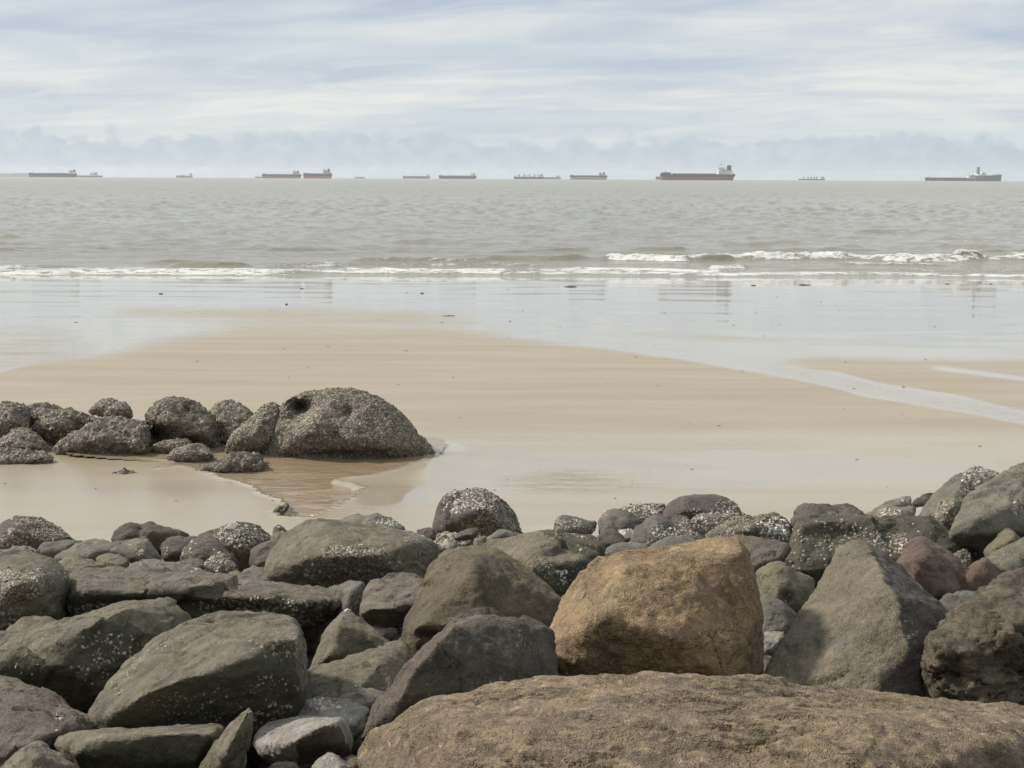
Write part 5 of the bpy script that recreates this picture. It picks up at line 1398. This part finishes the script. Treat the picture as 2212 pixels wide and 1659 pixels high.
def stick(px_, py_, wpx, label, th=0.035, ang=0.0):
    Yq = sand_Y(px_, py_)
    c = at(px_, py_, Yq)
    L = wpx * Yq / FOC
    n, m_ = 12, 7
    V, F = [], []
    for i in range(n):
        t = i / (n - 1)
        r = th * (0.55 + 0.45 * math.sin(math.pi * (0.12 + 0.8 * t))) * (1 + 0.2 * math.sin(i * 2.3 + px_))
        for j in range(m_):
            a = 6.283 * j / m_
            V.append(((t - 0.5) * L, r * math.cos(a) + 0.06 * L * math.sin(3 * t + px_), r * math.sin(a) + 0.3 * th + 0.02 * L * math.sin(5 * t + py_)))
    for i in range(n - 1):
        for j in range(m_):
            F.append((i * m_ + j, i * m_ + (j + 1) % m_, (i + 1) * m_ + (j + 1) % m_, (i + 1) * m_ + j))
    F.append(tuple(range(m_ - 1, -1, -1)))
    F.append(tuple((n - 1) * m_ + j for j in range(m_)))
    o = mesh_obj('driftwood_stick', V, F, M_WOOD)
    o.location = (c[0], Yq, float(sand_base(np.array(Yq))) + 0.4 * th)
    o.rotation_euler = (0, 0, ang)
    tag(o, label, 'driftwood', 'driftwood on the wet sand')


stick(968, 683, 30, 'long thin stick alone on the wet sand near the centre', 0.0150, 0.05)
stick(1232, 620, 26, 'dark branch on the wet sand below the white house carrier', 0.0300, 0.1)
stick(1628, 617, 10, 'short dark stick right of the largest ship reflection', 0.0250)
stick(1738, 616, 24, 'straight dark log on the wet sand at right', 0.0300, 0.02)
stick(1822, 599, 14, 'dark stick at the swash line right of the straight log', 0.0300, 0.15)
stick(1876, 600, 18, 'flat dark stick at the swash line, rightmost of the swash sticks', 0.0250)
stick(348, 635, 9, 'short dark stick on the left part of the wet sand', 0.0250)
stick(652, 624, 7, 'stubby dark chip below the dark unbroken wave', 0.0250)
stick(912, 634, 7, 'small dark chip left of centre above the long thin stick', 0.0250)
stick(619, 658, 5, 'tiny dark lump on the wet sand left of centre', 0.0300)
stick(1374, 971, 11, 'short twig on the sand above the bright water sheen', 0.0040, 0.05)
stick(2046, 614, 10, 'short dark stick at the right end of the wet sand', 0.0250)
stick(2140, 614, 7, 'small dark chip at the far right of the wet sand', 0.0250)

# bits of shell, weed and grit strewn over the beach
nb = 420
bx_ = rng.random(nb) * 2300 - 40
by2 = np.concatenate([598 + 110 * rng.random(260) ** 1.6, 705 + 400 * rng.random(nb - 260)])
V, F = [], []
for k in range(nb):
    Yq = sand_Y(bx_[k], by2[k])
    c = at(bx_[k], by2[k], Yq)
    zc_ = float(sand_base(np.array(Yq))) + 0.004
    r_ = (0.007 + 0.020 * rng.random() ** 2) * min(1.0, Yq / 45.0 + 0.12)
    b0 = len(V)
    el_ = 1 + 2.5 * rng.random() ** 2
    for j in range(6):
        a = j * math.pi / 3
        V.append((c[0] + r_ * el_ * math.cos(a) * (0.7 + 0.6 * rng.random()), Yq + r_ * math.sin(a) * (0.7 + 0.6 * rng.random()), zc_))
    V.append((c[0], Yq, zc_ + r_ * 0.7))
    F += [(b0 + j, b0 + (j + 1) % 6, b0 + 6) for j in range(6)]
litter = mesh_obj('beach_grit', V, F, M_WOOD, smooth=False)
tag(litter, 'dark specks of shell and weed strewn over the wet sand', 'grit', kind='stuff')

# ------------------------------------------------------------------ sea haze
hz_v = [(-9000, -40, -40), (9000, -40, -40), (9000, 14500, -40), (-9000, 14500, -40), (-9000, -40, 75), (9000, -40, 75), (9000, 14500, 75), (-9000, 14500, 75)]
hz = mesh_obj('haze', hz_v, [(0, 3, 2, 1), (4, 5, 6, 7), (0, 1, 5, 4), (1, 2, 6, 5), (2, 3, 7, 6), (3, 0, 4, 7)], smooth=False)
mh = bpy.data.materials.new('sea_haze')
mh.use_nodes = True
th_ = NT(mh.node_tree)
th_.n.clear()
oh = th_.add('ShaderNodeOutputMaterial')
pvn = th_.add('ShaderNodeVolumePrincipled')
pvn.inputs['Color'].default_value = (0.90, 0.94, 1.0, 1)
pvn.inputs['Density'].default_value = 5e-5
pvn.inputs['Anisotropy'].default_value = 0.2
th_.l.new(pvn.outputs[0], oh.inputs['Volume'])
hz.data.materials.append(mh)
tag(hz, 'thin pale sea haze over the whole bay', kind='stuff')
